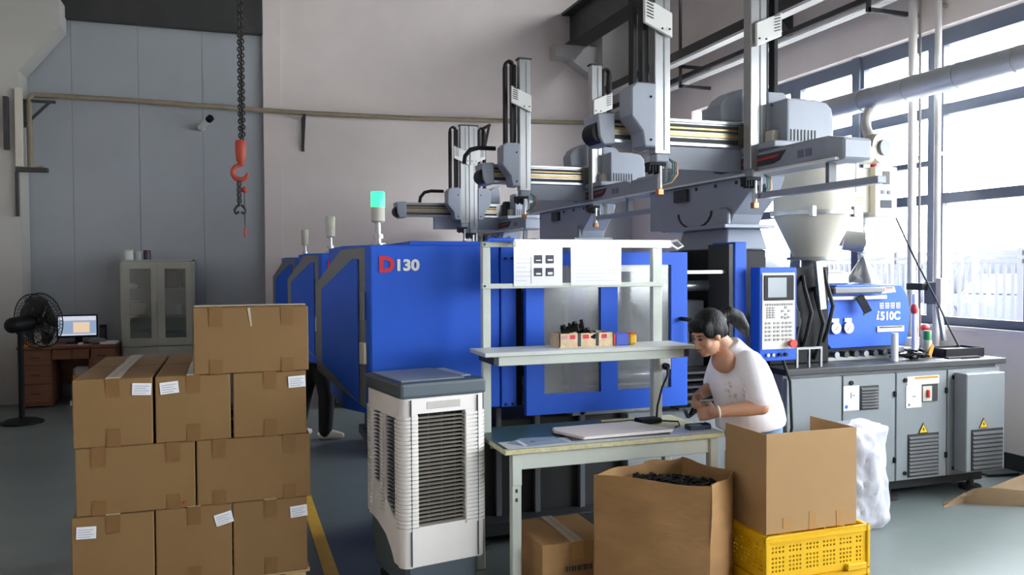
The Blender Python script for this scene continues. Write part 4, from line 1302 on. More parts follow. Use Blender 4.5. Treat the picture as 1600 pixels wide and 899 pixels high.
box('adapter_body', BLACK, bt, 2.16, 2.30, 4.07, 4.15, .763, .79, .006)
MB().tube([(2.30, 4.08, .775), (2.36, 4.0, .78), (2.34, 3.95, .767), (2.30, 3.93, .766)], .005, 6).build('cord', RUBBER, bt, smooth=True)
tag(recenter(MB().cyl((1.98, 4.20, .772), (2.20, 4.19, .772), .006, n=10).build('yellow_stick', mat('pale_yellow_stick', (216, 204, 140), .5), None)), 'thin pale yellow stick lying behind the boards', 'stick')

# ================================================================== CARTONS AND CRATES IN FRONT
carton('closed carton on the floor under the workbench with printed marks', 1.40, 1.775, 3.64, 4.06, 0.0, .305, tape='end', m=CARD_C, group='floor cartons')
t_ = [o for o in bpy.data.objects if o.get('label') == 'closed carton on the floor under the workbench with printed marks'][0]
pm = MB()
for i in range(9):
    pm.box(-.07 + i * .016, -.07 + i * .016 + (.006 if i % 2 else .010), -.2285, -.2265, .17, .195)
pm.build('printed_marks', INK_D, t_, local=True)

# large open carton with bulging sides
def open_carton(name, lab, rim, base, z0, z1, m, mi, thick=.006, wav=0.0, group=None):
    cx = sum(p[0] for p in base) / len(base); cy = sum(p[1] for p in base) / len(base)
    t = thing(name, lab, 'carton', (cx, cy, z0), group=group)
    n = len(rim)
    for i in range(n):
        a, b, c, d = Vector((*base[i], z0)), Vector((*base[(i + 1) % n], z0)), Vector((*rim[(i + 1) % n], z1)), Vector((*rim[i], z1))
        nrm = (b - a).cross(d - a).normalized()
        K = 10
        vs, fs = [], []
        for s in (0, 1):
            for j in range(K + 1):
                for k in range(K + 1):
                    u, v = k / K, j / K
                    p = a.lerp(b, u).lerp(d.lerp(c, u), v)
                    bulge = wav * (math.sin(PI * u) ** .8) * (.4 + .6 * math.sin(PI * v)) + wav * .25 * math.sin(9 * u + i) * math.sin(7 * v + 2 * i)
                    zz = wav * .25 * math.sin(PI * u * 2 + i) * v
                    q = p + nrm * (bulge - s * thick) + Vector((0, 0, zz))
                    vs.append(q)
        N = (K + 1) ** 2
        for s in (0, 1):
            for j in range(K):
                for k in range(K):
                    f = (s * N + j * (K + 1) + k, s * N + j * (K + 1) + k + 1, s * N + (j + 1) * (K + 1) + k + 1, s * N + (j + 1) * (K + 1) + k)
                    fs.append(f if s == 0 else f[::-1])
        for j in range(K):
            for (k0) in (0, K):
                A_, B_ = j * (K + 1) + k0, (j + 1) * (K + 1) + k0
                fs.append((A_, B_, N + B_, N + A_))
        for k in range(K):
            for j0 in (0, K):
                A_, B_ = j0 * (K + 1) + k, j0 * (K + 1) + k + 1
                fs.append((A_, B_, N + B_, N + A_))
        MB().add(vs, fs).build('side_wall', m, t, smooth=True)
    MB().prism(base, 'Z', z0, z0 + thick).build('bottom', mi, t)
    return t


bc = open_carton('open_carton', 'big worn open carton full of black parts beside the bench',
                 [(1.63, 3.54), (2.04, 3.17), (2.285, 3.36), (2.20, 3.70), (1.98, 3.69)],
                 [(1.60, 3.48), (2.03, 3.17), (2.26, 3.33), (2.18, 3.62), (1.94, 3.61)], 0.0, .655, CARD_C, CARD_IN, wav=.028)
fill = MB().prism([(1.66, 3.53), (2.03, 3.215), (2.24, 3.365), (2.165, 3.64), (1.95, 3.66)], 'Z', .54, .585).build('filling', BLACK, bc)
heap = MB()
for i in range(420):
    # scatter of small moulded pieces over the filling
    u, v = random.random(), random.random()
    P_ = Vector((1.70, 3.53, 0)).lerp(Vector((2.03, 3.24, 0)), u).lerp(Vector((1.97, 3.63, 0)).lerp(Vector((2.20, 3.40, 0)), u), v)
    a = random.uniform(0, PI)
    dx, dy = math.cos(a) * random.uniform(.012, .028), math.sin(a) * random.uniform(.012, .028)
    z = .59 + random.uniform(0, .025)
    heap.bar((P_.x - dx, P_.y - dy, z + random.uniform(-.01, .01)), (P_.x + dx, P_.y + dy, z + random.uniform(-.01, .012)), .012, .010)
hp = heap.build('plastic_parts', BLACK, bc)
hp['kind'] = 'stuff'

# new open-topped box on the yellow crates
nb = thing('open_box', 'clean upright open carton on the yellow crate beside the woman', 'carton', (2.55, 3.29, .42))
X0, X1, Ya, Yb, Z0, Z1 = 2.294, 2.803, 3.115, 3.44, .421, .882
T_ = .006
box('front_wall', CARD_B, nb, X0, X1, Ya, Ya + T_, Z0, Z1, .001)
box('left_wall', CARD_B, nb, X0, X0 + T_, Ya + T_, Yb, Z0, Z1 - .002, .001)
box('right_wall', CARD_B, nb, X1 - T_, X1, Ya + T_, Yb, Z0, Z1 - .002, .001)
box('back_wall', CARD_B, nb, X0, X1, Yb, Yb + T_, Z0, Z1 - .14, .001)
box('bottom', CARD_IN, nb, X0 + T_, X1 - T_, Ya + T_, Yb, Z0, Z0 + .006)
for x, h_ in ((2.385, .055), (2.53, .072), (2.685, .06)):
    box('tape', TAPE_B, nb, x, x + .042, Ya - .0015, Ya, Z0 + (.02 if x < 2.4 else 0), Z0 + h_ + .015)


def crate(z0, lab, x0=2.275, x1=2.865, y0=3.09, y1=3.46, h=.205):
    t = thing('plastic_crate', lab, 'crate', ((x0 + x1) / 2, (y0 + y1) / 2, z0), group='stacked yellow crates')
    wx, wy = (x1 - x0) / 2, (y1 - y0) / 2
    zt = h

    def lattice(L, H, name, place):
        """perforated side: a sheet of square cells with groups of small holes left open"""
        c = .0095
        nx, nz = int(L / c), int(H / c)
        vs, fs, idx = [], [], {}
        for j in range(nz + 1):
            for i in range(nx + 1):
                idx[i, j] = len(vs)
                vs.append((-L / 2 + L * i / nx, 0, H * j / nz))
        for j in range(nz):
            for i in range(nx):
                gi, gj = (i - 3) % 10, (j - 3) % 9
                hole = 3 <= i < nx - 3 and 3 <= j < nz - 2 and gi < 8 and gj < 7 and gi % 2 == 0 and gj % 2 == 0
                if not hole:
                    fs.append((idx[i, j], idx[i + 1, j], idx[i + 1, j + 1], idx[i, j + 1]))
        o = MB().add(vs, fs).build(name, YELLOW, t, local=True)
        md = o.modifiers.new('thickness', 'SOLIDIFY')
        md.thickness = .005
        md.offset = 0
        place(o)
    lattice(2 * wx - .02, zt - .03, 'front_wall', lambda o: setattr(o, 'location', (0, -wy + .012, .008)))
    lattice(2 * wx - .02, zt - .03, 'back_wall', lambda o: setattr(o, 'location', (0, wy - .012, .008)))

    def pl(s):
        def f(o):
            o.location = (s * (wx - .012), 0, .008)
            o.rotation_euler = (0, 0, PI / 2)
        return f
    lattice(2 * wy - .02, zt - .03, 'side_wall', pl(-1))
    lattice(2 * wy - .02, zt - .03, 'side_wall', pl(1))
    rm = MB().box(-wx, wx, -wy, -wy + .02, zt - .028, zt).box(-wx, wx, wy - .02, wy, zt - .028, zt).box(-wx, -wx + .02, -wy, wy, zt - .028, zt).box(wx - .02, wx, -wy, wy, zt - .028, zt)
    rm.build('rim', YELLOW, t, .003, local=True)
    box('floor_panel', YELLOW, t, -wx + .012, wx - .012, -wy + .012, wy - .012, .0, .008, local=True)
    for sx in (-1, 1):
        for sy in (-1, 1):
            box('corner_post', YELLOW, t, sx * wx - .018 * (sx > 0), sx * wx + .018 * (sx < 0), sy * wy - .018 * (sy > 0), sy * wy + .018 * (sy < 0), 0.0, zt - .02, .003, local=True)
    box('handle_rib', YELLOW, t, wx - .14, wx - .03, -wy - .012, -wy + .012, .0, .03, .003, local=True)
    return t


crate(.212, 'upper yellow perforated crate directly under the clean open carton')
crate(.004, 'lower yellow perforated crate standing on the floor')

# white sack
def sack(name, lab, m, cx, cy, rx, ry, h, seed):
    rnd = random.Random(seed)
    ph = [rnd.uniform(0, 6.28) for _ in range(8)]
    vs, fs = [], []
    N, K = 84, 54
    for j in range(K + 1):
        v = j / K
        for i in range(N):
            a = 2 * PI * i / N
            fold = .07 * math.sin(5 * a + ph[0] + 2.2 * v) + .03 * math.sin(15 * a + 5 * v + ph[6]) * math.sin(6 * v + a) + .035 * math.sin(9 * a + ph[1] - 3 * v) + .03 * math.sin(13 * v + ph[2] + 2 * a) * math.sin(3 * a + ph[3])
            prof = (1.08 - .27 * v ** 1.4) if v < .93 else (1.04 - .22 * v ** 1.6) * (1 - ((v - .93) / .07) ** 2 * .9)
            if v < .06: prof *= .9 + v * 1.6
            c, s = math.cos(a), math.sin(a)
            q = (abs(c) ** 2.6 + abs(s) ** 2.6) ** (-1 / 2.6)
            R_ = q * prof * (1 + fold)
            vs.append((cx + rx * R_ * c + .03 * v, cy + ry * R_ * s, h * v + .02 * math.sin(2 * a + ph[4]) * v * (1 - v) + .02 * v * math.sin(a + ph[5])))
    for j in range(K):
        for i in range(N):
            fs.append((j * N + i, j * N + (i + 1) % N, (j + 1) * N + (i + 1) % N, (j + 1) * N + i))
    fs += [tuple(range(N))[::-1], tuple(range(K * N, (K + 1) * N))]
    from mathutils import noise
    out = []
    for p in vs:
        q = Vector((p[0] * 7, p[1] * 7, p[2] * 2.6))
        k = noise.noise(q) * .03 + abs(noise.noise(q * 2.3 + Vector((3, 1, p[2] * 3)))) * .028 - .014
        d = Vector((p[0] - cx, p[1] - cy, 0))
        d = d.normalized() if d.length > 1e-4 else d
        out.append((p[0] + d.x * k, p[1] + d.y * k, max(0, p[2] + k * .5 * (p[2] > .05))))
    o = MB().add(out, fs)
    return o


o = sack('', '', None, 3.70, 4.17, .255, .13, .66, 3)
sk = tag(recenter(o.build('white_sack', SACK_W, None, smooth=True)), 'crumpled white woven sack standing between the open carton and the machine cabinet', 'sack')
# kraft paper heap at the right edge
vs, fs = [], []
N, K = 26, 18
for j in range(K + 1):
    for i in range(N + 1):
        u, v = i / N, j / K
        x = 4.66 + 1.1 * u - .1 * v
        y = 3.78 + .15 * (1 - u) * (1 - v) + .62 * v - .25 * (1 - u) * v * .6
        y += .42 * (1 - u) ** 1.5 * (1 - v)
        e = min(1, 6 * u) * min(1, 5 * v) * min(1, 6 * (1 - v))
        z = .004 + e * (.05 + .11 * u + .025 * math.sin(7 * u + 3 * v) + .02 * math.sin(11 * v - 4 * u))
        vs.append((x, y, z))
for j in range(K):
    for i in range(N):
        fs.append((j * (N + 1) + i, j * (N + 1) + i + 1, (j + 1) * (N + 1) + i + 1, (j + 1) * (N + 1) + i))
rim_ = list(range(N + 1)) + [j * (N + 1) + N for j in range(1, K + 1)] + [K * (N + 1) + i for i in range(N - 1, -1, -1)] + [j * (N + 1) for j in range(K - 1, 0, -1)]
base_ = len(vs)
for i in rim_: vs.append((vs[i][0], vs[i][1], 0))
for k in range(len(rim_)):
    k2 = (k + 1) % len(rim_)
    fs.append((rim_[k], base_ + k, base_ + k2, rim_[k2]))
fs.append(tuple(base_ + k for k in range(len(rim_))))
tag(recenter(MB().add(vs, fs).build('kraft_sack', KRAFT, None, smooth=True)), 'brown kraft paper sack lying on the floor at the right edge', 'sack')
tag(MB().tube([(5.36, 4.9, .5), (5.37, 4.85, .2), (5.42, 4.8, .04), (5.55, 4.75, .012), (5.8, 4.7, .012)], .010, 7).build('floor_cable', RUBBER, None, smooth=True),
    'black cable hanging behind the machine cabinet onto the floor', 'cable')
cp = thing('conduit_rail', 'pale conduit clipped on the end of the machine cabinet', 'conduit', (5.33, 4.9, .3))
MB().bar((5.345, 4.55, .4), (5.345, 4.55, .86), .02, .02).build('rail', CREAM, cp)
MB().bar((5.30, 4.55, .62), (5.36, 4.55, .62), .02, .02).build('clip', GALV, cp)

# things lying on the machine bed
o = MB().lathe([(.024, .97), (.024, 1.165), (.022, 1.17)], (4.43, 4.56, 0), 18).build('white_tube', WHITE_PL, None, smooth=True)
tag(recenter(o), 'white plastic tube standing on the machine bed', 'tube')
sc = thing('spray_can', 'spray can with green cap standing on the machine bed', 'can', (4.83, 4.66, .97))
MB().lathe([(.030, .97), (.031, .98), (.031, 1.09), (.026, 1.10)], (4.83, 4.66, 0), 20).build('can_body', mat('grey_can', (176, 170, 140), .4), sc, smooth=True)
MB().prism([(4.805, .985), (4.84, 1.0), (4.858, 1.05), (4.845, 1.075), (4.815, 1.03)], 'Y', 4.624, 4.63).build('can_label', ORANGE, sc)
MB().lathe([(.027, 1.10), (.028, 1.16), (.025, 1.168)], (4.83, 4.66, 0), 20).build('cap', mat('green_cap', (40, 130, 70), .4), sc, smooth=True)
bx = thing('black_tray', 'shallow black plastic tray on the right end of the machine bed', 'tray', (5.12, 4.66, .97))
MB().box(4.92, 5.29, 4.58, 4.78, .97, .975).box(4.92, 5.29, 4.58, 4.585, .975, 1.035).box(4.92, 5.29, 4.775, 4.78, .975, 1.035).box(4.92, 4.925, 4.58, 4.78, .975, 1.035).box(5.285, 5.29, 4.58, 4.78, .975, 1.035).build('tray_body', BLACK, bx)
box('tray_filling', BASE_DARK, bx, 4.925, 5.285, 4.585, 4.775, .975, 1.02)
tag(recenter(box('black_bar', BLACK, None, 4.86, 5.16, 4.50, 4.54, .97, .985, .003)), 'flat black bar lying in front of the black tray', 'bar')
tag(recenter(MB().prism([(4.80, 4.48), (4.98, 4.50), (4.96, 4.57), (4.79, 4.55)], 'Z', .97, .9715).build('paper_note', PAPER, None)), 'white slip of paper on the machine bed', 'paper')
rg = MB()
for i in range(70):
    x, y, z = 4.62 + random.gauss(0, .055), 4.60 + random.gauss(0, .03), .985 + abs(random.gauss(0, .018))
    a = random.uniform(0, PI)
    rg.bar((x - .03 * math.cos(a), y - .03 * math.sin(a), z), (x + .03 * math.cos(a), y + .03 * math.sin(a), z + random.uniform(-.01, .02)), .014, .012)
rg = tag(recenter(rg.build('plastic_scrap', BLACK, None)), 'heap of black moulding scrap on the machine bed', 'scrap')
rg['kind'] = 'stuff'
st = thing('valve_stand', 'red and grey valve pipes behind the blue injection cover', 'valve', (5.17, 5.1, .97))
MB().cyl((5.15, 5.1, .97), (5.15, 5.1, 1.42), .018, n=10).cyl((5.22, 5.14, .97), (5.22, 5.14, 1.3), .014, n=10).build('pipe', PIPE_W, st, smooth=True)
MB().ball((5.15, 5.1, 1.30), (.028, .028, .05)).ball((5.24, 5.08, 1.15), (.04, .03, .03)).build('valve_handle', RED, st, smooth=True)
box('rear_rail', GREY_FRAME, st, 4.72, 5.32, 5.2, 5.26, .99, 1.06, .004)

# ================================================================== OFFICE CORNER
dk = thing('office_desk', 'brown wooden desk with drawers against the grey door', 'desk', (-1.84, 11.3, 0))
dx0, dx1, dy0, dy1 = -2.395, -1.345, 11.0, 11.6
box('desk_top', WOOD_DESK, dk, dx0 - .01, dx1 + .01, dy0 - .015, dy1, .70, .735, .004)
for (a, b) in ((dx0, dx0 + .36), (dx1 - .30, dx1)):
    box('pedestal', WOOD_DESK, dk, a, b, dy0 + .02, dy1, .02, .70, .003)
    for (z0, z1) in ((.06, .28), (.29, .50), (.51, .69)):
        dw = box('drawer', WOOD_DESK, dk, a + .008, b - .008, dy0, dy0 + .02, z0, z1, .003)
        box('drawer_handle', BASE_DARK, dw, (a + b) / 2 - .05, (a + b) / 2 + .05, dy0 - .012, dy0, (z0 + z1) / 2 - .006, (z0 + z1) / 2 + .006, .002)
for i in range(2):
    a = dx0 + .365 + i * .215
    dw = box('drawer', WOOD_DESK, dk, a, a + .205, dy0, dy0 + .02, .57, .69, .003)
box('back_board', WOOD_DESK, dk, dx0 + .36, dx1 - .30, dy1 - .04, dy1 - .02, .2, .70)
mo = thing('computer_monitor', 'wide black monitor with a lit screen on the desk', 'monitor', (-1.79, 11.25, .735))
box('stand_base', BLACK, mo, -1.92, -1.66, 11.20, 11.36, .735, .748, .004)
box('stand_neck', BLACK, mo, -1.83, -1.75, 11.29, 11.31, .748, .90, .004)
sc_ = box('screen_case', BLACK, mo, -2.02, -1.57, 11.255, 11.29, .81, 1.09, .006)
box('screen', SCREEN_ON, sc_, -2.005, -1.585, 11.25, 11.255, .835, 1.075)
box('screen_window', SCREEN_WIN, sc_, -1.84, -1.66, 11.247, 11.25, .87, 1.0)
box('screen_bar', SCREEN_BAR, sc_, -2.0, -1.59, 11.247, 11.25, 1.02, 1.07)
box('taskbar', SCREEN_BAR, sc_, -2.0, -1.59, 11.247, 11.25, .838, .855)
pt = thing('label_printer', 'small beige printer beside the monitor on the desk', 'printer', (-2.13, 11.2, .735))
MB().prism([(11.08, .735), (11.08, .83), (11.14, .885), (11.30, .885), (11.30, .735)], 'X', -2.24, -2.03).build('printer_body', BEIGE, pt, .008)
box('paper_slot', BASE_DARK, pt, -2.21, -2.06, 11.072, 11.085, .775, .79)
spk = tag(recenter(box('speaker', BLACK, None, -1.545, -1.47, 11.2, 11.3, .735, .96, .006)), 'small black speaker right of the monitor', 'speaker')
box('speaker_cone', BASE_DARK, spk, -1.535, -1.48, 11.194, 11.2, .78, .93, .004)
kb = thing('mouse', 'white computer mouse in front of the monitor', 'mouse', (-1.73, 11.06, .735))
MB().ball((-1.73, 11.06, .742), (.035, .05, .022), 14, 8).build('mouse_body', WHITE_PL, kb, smooth=True)
tag(recenter(MB().prism([(-1.52, 11.04), (-1.34, 11.03), (-1.33, 11.2), (-1.50, 11.22)], 'Z', .735, .765).build('document_pile', PAPER, None)), 'pile of documents at the right end of the desk', 'papers')
tag(recenter(MB().ball((-1.55, 11.1, .775), (.10, .07, .04), 14, 8).build('grey_pouch', mat('grey_green_pouch', (110, 124, 118), .7), None, smooth=True)), 'grey green pouch on the desk beside the papers', 'pouch')
tag(recenter(MB().cyl((-2.30, 11.05, .735), (-2.30, 11.05, .79), .03, n=14).build('yellow_cup', ORANGE, None, smooth=True)), 'small yellow cup at the left end of the desk', 'cup')
bk = thing('paper_bag', 'white and orange bag standing under the desk', 'bag', (-1.72, 11.2, 0))
MB().box(-1.83, -1.62, 11.1, 11.3, .03, .46).build('bag_body', mat('grey_white_bag', (190, 186, 180), .6), bk, .03)
box('orange_band', ORANGE, bk, -1.832, -1.618, 11.098, 11.302, .27, .36, .004)
box('bag_base', WHITE_PL, bk, -1.86, -1.64, 11.04, 11.2, 0, .06, .006)

fa = thing('pedestal_fan', 'black pedestal fan at the left edge beside the desk', 'fan', (-2.14, 9.98, 0))
MB().lathe([(.21, 0), (.21, .02), (.15, .045), (.04, .06)], (-2.14, 9.98, 0), 26).build('base', BLACK, fa, smooth=True)
MB().cyl((-2.14, 9.98, .05), (-2.14, 9.98, .98), .028, n=14).build('pole', BLACK, fa, smooth=True)
MB().cyl((-2.19, 9.90, 1.06), (-2.06, 10.06, 1.08), .085, n=20).ball((-2.19, 9.90, 1.06), .085).cyl((-2.14, 9.98, .96), (-2.14, 9.98, 1.06), .04, n=12).build('motor_housing', BLACK, fa, smooth=True)
FC = Vector((-2.03, 10.10, 1.085)); FD = Vector((.63, .77, .08)).normalized()
fu_ = FD.cross(Vector((0, 0, 1))).normalized(); fv_ = fu_.cross(FD)
gm = MB()
for rr, off in ((.30, 0), (.30, .10), (.24, -.015), (.17, -.025), (.10, -.03), (.24, .115), (.17, .125), (.10, .13)):
    gm.tube([FC + FD * off + fu_ * (rr * math.cos(2 * PI * k / 36)) + fv_ * (rr * math.sin(2 * PI * k / 36)) for k in range(36)], .006 if rr > .28 else .003, 5, closed=True)
for k in range(44):
    a = 2 * PI * k / 44
    e = fu_ * math.cos(a) + fv_ * math.sin(a)
    gm.tube([FC + FD * -.03 + e * .06, FC - FD * .02 + e * .20, FC + e * .30, FC + FD * .10 + e * .30, FC + FD * .12 + e * .20, FC + FD * .13 + e * .06], .003, 4)
gm.build('guard_cage', BLACK, fa)
for k in range(5):
    a0 = 2 * PI * k / 5
    vs = []
    for i in range(5):
        for jn in range(5):
            rr = .05 + .22 * i / 4
            aa = a0 + (.25 + .85 * (i / 4) ** .6) * (jn / 4) - .3
            vs.append(FC + FD * (.07 - .05 * (jn / 4)) + fu_ * (rr * math.cos(aa)) + fv_ * (rr * math.sin(aa)))
    fs = [(i * 5 + jn, i * 5 + jn + 1, (i + 1) * 5 + jn + 1, (i + 1) * 5 + jn) for i in range(4) for jn in range(4)]
    bl = MB().add(vs, fs).build('fan_blade', mat('fan_blade_grey', (50, 54, 56), .4), fa, smooth=True)
    md = bl.modifiers.new('thickness', 'SOLIDIFY'); md.thickness = .004
MB().cyl(FC - FD * .0, FC + FD * .08, .05, n=18).build('hub', BLACK, fa, smooth=True)

fc = thing('filing_cabinet', 'pale steel cabinet with two glass doors against the grey door', 'cabinet', (-.88, 11.6, 0))
a0, a1, b0_, b1_ = -1.325, -.455, 11.42, 11.82
q = MB().box(a0, a0 + .02, b0_, b1_, .05, 1.77).box(a1 - .02, a1, b0_, b1_, .05, 1.77).box(a0, a1, b0_, b1_, 1.75, 1.77).box(a0, a1, b0_, b1_, .0, .07).box(a0, a1, b1_ - .01, b1_, .05, 1.77)
q.build('case', CAB_METAL, fc)
for z in (.66, 1.02, 1.38):
    box('shelf', CAB_METAL, fc, a0 + .02, a1 - .02, b0_ + .03, b1_ - .01, z, z + .015)
for k in range(2):
    l0 = a0 + .02 + k * .415
    l1 = l0 + .412
    z0, z1 = .66, 1.745
    g0, g1 = l0 + .085, l1 - .075
    d_ = MB().box(l0, g0, b0_ - .012, b0_ + .012, z0, z1).box(g1, l1, b0_ - .012, b0_ + .012, z0, z1).box(g0, g1, b0_ - .012, b0_ + .012, z0, z0 + .10).box(g0, g1, b0_ - .012, b0_ + .012, z1 - .09, z1)
    d_ = d_.build('glass_door', CAB_METAL, fc)
    box('glass_pane', CGLASS, d_, g0, g1, b0_ - .004, b0_ + .002, z0 + .10, z1 - .09)
    box('door_pull', STEEL, d_, (l1 - .035) if k == 0 else (l0 + .02), (l1 - .02) if k == 0 else (l0 + .035), b0_ - .025, b0_ - .012, 1.14, 1.24, .003)
    box('lower_door', CAB_METAL, fc, l0, l1, b0_ - .012, b0_ + .012, .07, .65, .003)
items = [(-1.20, 1.395, .10, .07, WHITE_PL, 'white cup on the top shelf behind the left cabinet door', 'cup'),
         (-1.14, 1.035, .22, .20, CARD, 'brown carton on the middle shelf behind the left cabinet door', 'box'),
         (-.74, 1.395, .24, .22, BLACK, 'black case on the top shelf behind the right cabinet door', 'case'),
         (-.70, 1.035, .22, .15, mat('grey_bag', (150, 156, 170), .6), 'pale grey bag on the middle shelf behind the right cabinet door', 'bag'),
         (-1.12, .675, .24, .18, mat('dark_green_box', (70, 84, 78), .6), 'dark green box on the lowest shelf behind the left cabinet door', 'box'),
         (-.70, .675, .24, .16, DBL, 'dark blue box on the lowest shelf behind the right cabinet door', 'box')]
for (x, z, w_, h_, m_, lab, cat) in items:
    tag(recenter(MB().box(x - w_ / 2, x + w_ / 2, 11.5, 11.72, z, z + h_).build('white_cup' if cat == 'cup' else 'storage_' + cat, m_, None, .02)), lab, cat)
MB_c = ((-1.235, .055, .115, WHITE_PL, 'white canister on top of the filing cabinet', 'canister'), (-1.12, .045, .09, mat('clear_grey_jar', (176, 186, 190), .2), 'pale grey jar between the canister and the blue jar', 'jar'))
for (x, r_, h_, m_, lab, cat) in MB_c:
    c_ = thing(cat, lab, cat, (x, 11.55, 1.77))
    MB().lathe([(r_, 0), (r_, h_), (r_ * .9, h_ + .004)], (0, 0, 0), 20).build('body', m_, c_, smooth=True, local=True)
    MB().lathe([(r_ * 1.02, h_ + .004), (r_ * 1.02, h_ + .02)], (0, 0, 0), 20).build('lid', BEIGE, c_, smooth=True, local=True)
c_ = thing('jar', 'dark blue jar with a dark red lid on the cabinet', 'jar', (-1.02, 11.55, 1.77))
MB().lathe([(.045, 0), (.045, .085), (.04, .09)], (0, 0, 0), 20).build('body', mat('navy_jar', (56, 64, 100), .3), c_, smooth=True, local=True)
MB().lathe([(.042, .09), (.042, .125)], (0, 0, 0), 20).build('lid', mat('dark_red_lid', (90, 46, 46), .4), c_, smooth=True, local=True)

# ================================================================== PEOPLE
def capsule(mb, p, q, r0, r1, n=12):
    mb.cyl(p, q, r0, r1, n)
    mb.ball(p, r0, n, 8)
    mb.ball(q, r1, n, 8)
    return mb


def chain(mb, pts, rs, n=12):
    for i in range(len(pts) - 1):
        capsule(mb, pts[i], pts[i + 1], rs[i], rs[i + 1], n)
    return mb


def loft(mb, secs, n=28):
    """secs: (centre, half_depth, half_width, axis direction of the depth)"""
    vs, fs = [], []
    for c, rx, ry, dx in secs:
        c = Vector(c)
        ax = Vector(dx).normalized()
        ay = Vector((0, 1, 0))
        for k in range(n):
            a = 2 * PI * k / n
            ca, sa = math.cos(a), math.sin(a)
            q = (abs(ca) ** 2.4 + abs(sa) ** 2.4) ** (-1 / 2.4)
            vs.append(c + ax * (rx * q * ca) + ay * (ry * q * sa))
    m = len(secs)
    for i in range(m - 1):
        for k in range(n):
            fs.append((i * n + k, i * n + (k + 1) % n, (i + 1) * n + (k + 1) % n, (i + 1) * n + k))
    fs += [tuple(range(n))[::-1], tuple(range((m - 1) * n, m * n))]
    return mb.add(vs, fs)


def organic(mb, name, m, parent, voxel, smooth_it=6, fac=.5):
    o = mb.build(name, m, parent)
    r = o.modifiers.new('remesh', 'REMESH')
    r.mode = 'VOXEL'
    r.voxel_size = voxel
    r.use_smooth_shade = True
    s = o.modifiers.new('smooth', 'SMOOTH')
    s.factor = fac
    s.iterations = smooth_it
    return o


def hand(mb, wrist, d, side, curl, lens=1.0, splay=.0):
    sg = 1 if curl[0] > 0 else -1
    """palm and five fingers. d = direction of the hand, side = towards the thumb; fingers curl towards d x side"""
    W = Vector(wrist)
    d = Vector(d).normalized()
    s = Vector(side)
    s = (s - d * s.dot(d)).normalized()
    nrm = d.cross(s)
    capsule(mb, W, W + d * .02, .024, .024)
    for k in range(4):
        off = (.027, .009, -.009, -.026)[k]
        capsule(mb, W + d * .02 + s * off * .7, W + d * .078 + s * off, .0145, .0125, 10)
    tips = []
    for k in range(4):
        off = (.027, .009, -.009, -.026)[k]
        L = (.040, .044, .041, .032)[k] * lens
        p = W + d * .08 + s * off
        ang = 0
        dirn = (d + s * splay * (1.5 - k)).normalized()
        pts, rs = [p], [.0098]
        for j in range(3):
            ang += curl[j]
            v = dirn * math.cos(ang) + nrm * math.sin(ang)
            p = p + v * L * (1, .68, .55)[j]
            pts.append(p)
            rs.append((.0090, .0082, .0072)[j])
        chain(mb, pts, rs, 9)
        tips.append(pts[-1])
    nrm = nrm * sg
    b = W + d * .022 + s * .026 + nrm * .004
    t1 = b + (d * .55 + s * .62 + nrm * .45).normalized() * .036
    t2 = t1 + (d * .85 + s * .15 + nrm * .55).normalized() * .032
    t3 = t2 + (d * .85 - s * .15 + nrm * .6).normalized() * .024
    chain(mb, [b, t1, t2, t3], [.014, .0115, .0098, .008], 9)
    return tips


# ---------------------------------------------------------------- the woman at the bench
wo = thing('person', 'woman in white T-shirt and blue jeans bending over the bench end', 'person', (2.72, 3.79, 0))
HC = Vector((2.405, 3.765, 1.292))
F = Vector((-.92, -.10, -.42)).normalized()
S_ = F.cross(Vector((0, 0, 1))).normalized()          # her right
U = S_.cross(F).normalized()
hp_ = lambda f, u, s: HC + F * f + U * u + S_ * s      # head space: forward, up, to her right
HR = Matrix((F, S_, U)).transposed()
body = MB()
body.ball(hp_(-.012, .025, 0), (.094, .074, .094), 24, 16, HR)              # cranium
body.ball(hp_(.026, -.038, 0), (.062, .058, .078), 20, 14, HR)             # face and jaw
body.ball(hp_(.064, -.088, 0), (.022, .026, .020), 14, 10, HR)             # chin
for s in (-1, 1):
    body.ball(hp_(.052, -.030, s * .034), (.030, .024, .028), 14, 10, HR)  # cheeks
    body.ball(hp_(.002, -.012, s * .073), (.016, .009, .030), 12, 8, HR)   # ears
    body.ball(hp_(.072, .022, s * .026), (.016, .022, .010), 12, 8, HR)    # brows
    body.ball(hp_(.095, -.040, s * .010), (.010, .008, .007), 10, 8, HR)   # nostrils
chain(body, [hp_(.080, .012, 0), hp_(.094, -.018, 0), hp_(.103, -.036, 0)], [.008, .010, .011], 10)   # nose
body.ball(hp_(.083, -.060, 0), (.011, .022, .007), 12, 8, HR).ball(hp_(.080, -.071, 0), (.011, .018, .007), 12, 8, HR)   # lips
NB = Vector((2.565, 3.775, 1.165))
chain(body, [NB, Vector((2.52, 3.77, 1.205)), hp_(-.045, -.055, 0)], [.068, .056, .050], 16)
body.ball((2.487, 3.745, 1.145), (.060, .082, .068), 18, 12)                # skin at the neckline
TX = Vector((1, 0, .25))
loft(body, [((2.70, 3.79, .78), .11, .15, (1, 0, .1)), ((2.67, 3.785, .90), .10, .13, (1, 0, .2)), ((2.62, 3.78, 1.02), .105, .15, (1, 0, .35)), ((2.58, 3.775, 1.12), .07, .13, (1, 0, .5))])
LS, LE, LW = Vector((2.565, 3.625, 1.13)), Vector((2.572, 3.535, .925)), Vector((2.355, 3.615, .897))
RS, RE, RW = Vector((2.60, 3.93, 1.12)), Vector((2.585, 4.00, .965)), Vector((2.43, 3.915, .932))
chain(body, [LS, LE], [.052, .043], 14)
chain(body, [LE, LE.lerp(LW, .35), LW], [.042, .040, .025], 14)
chain(body, [RS, RE], [.052, .043], 14)
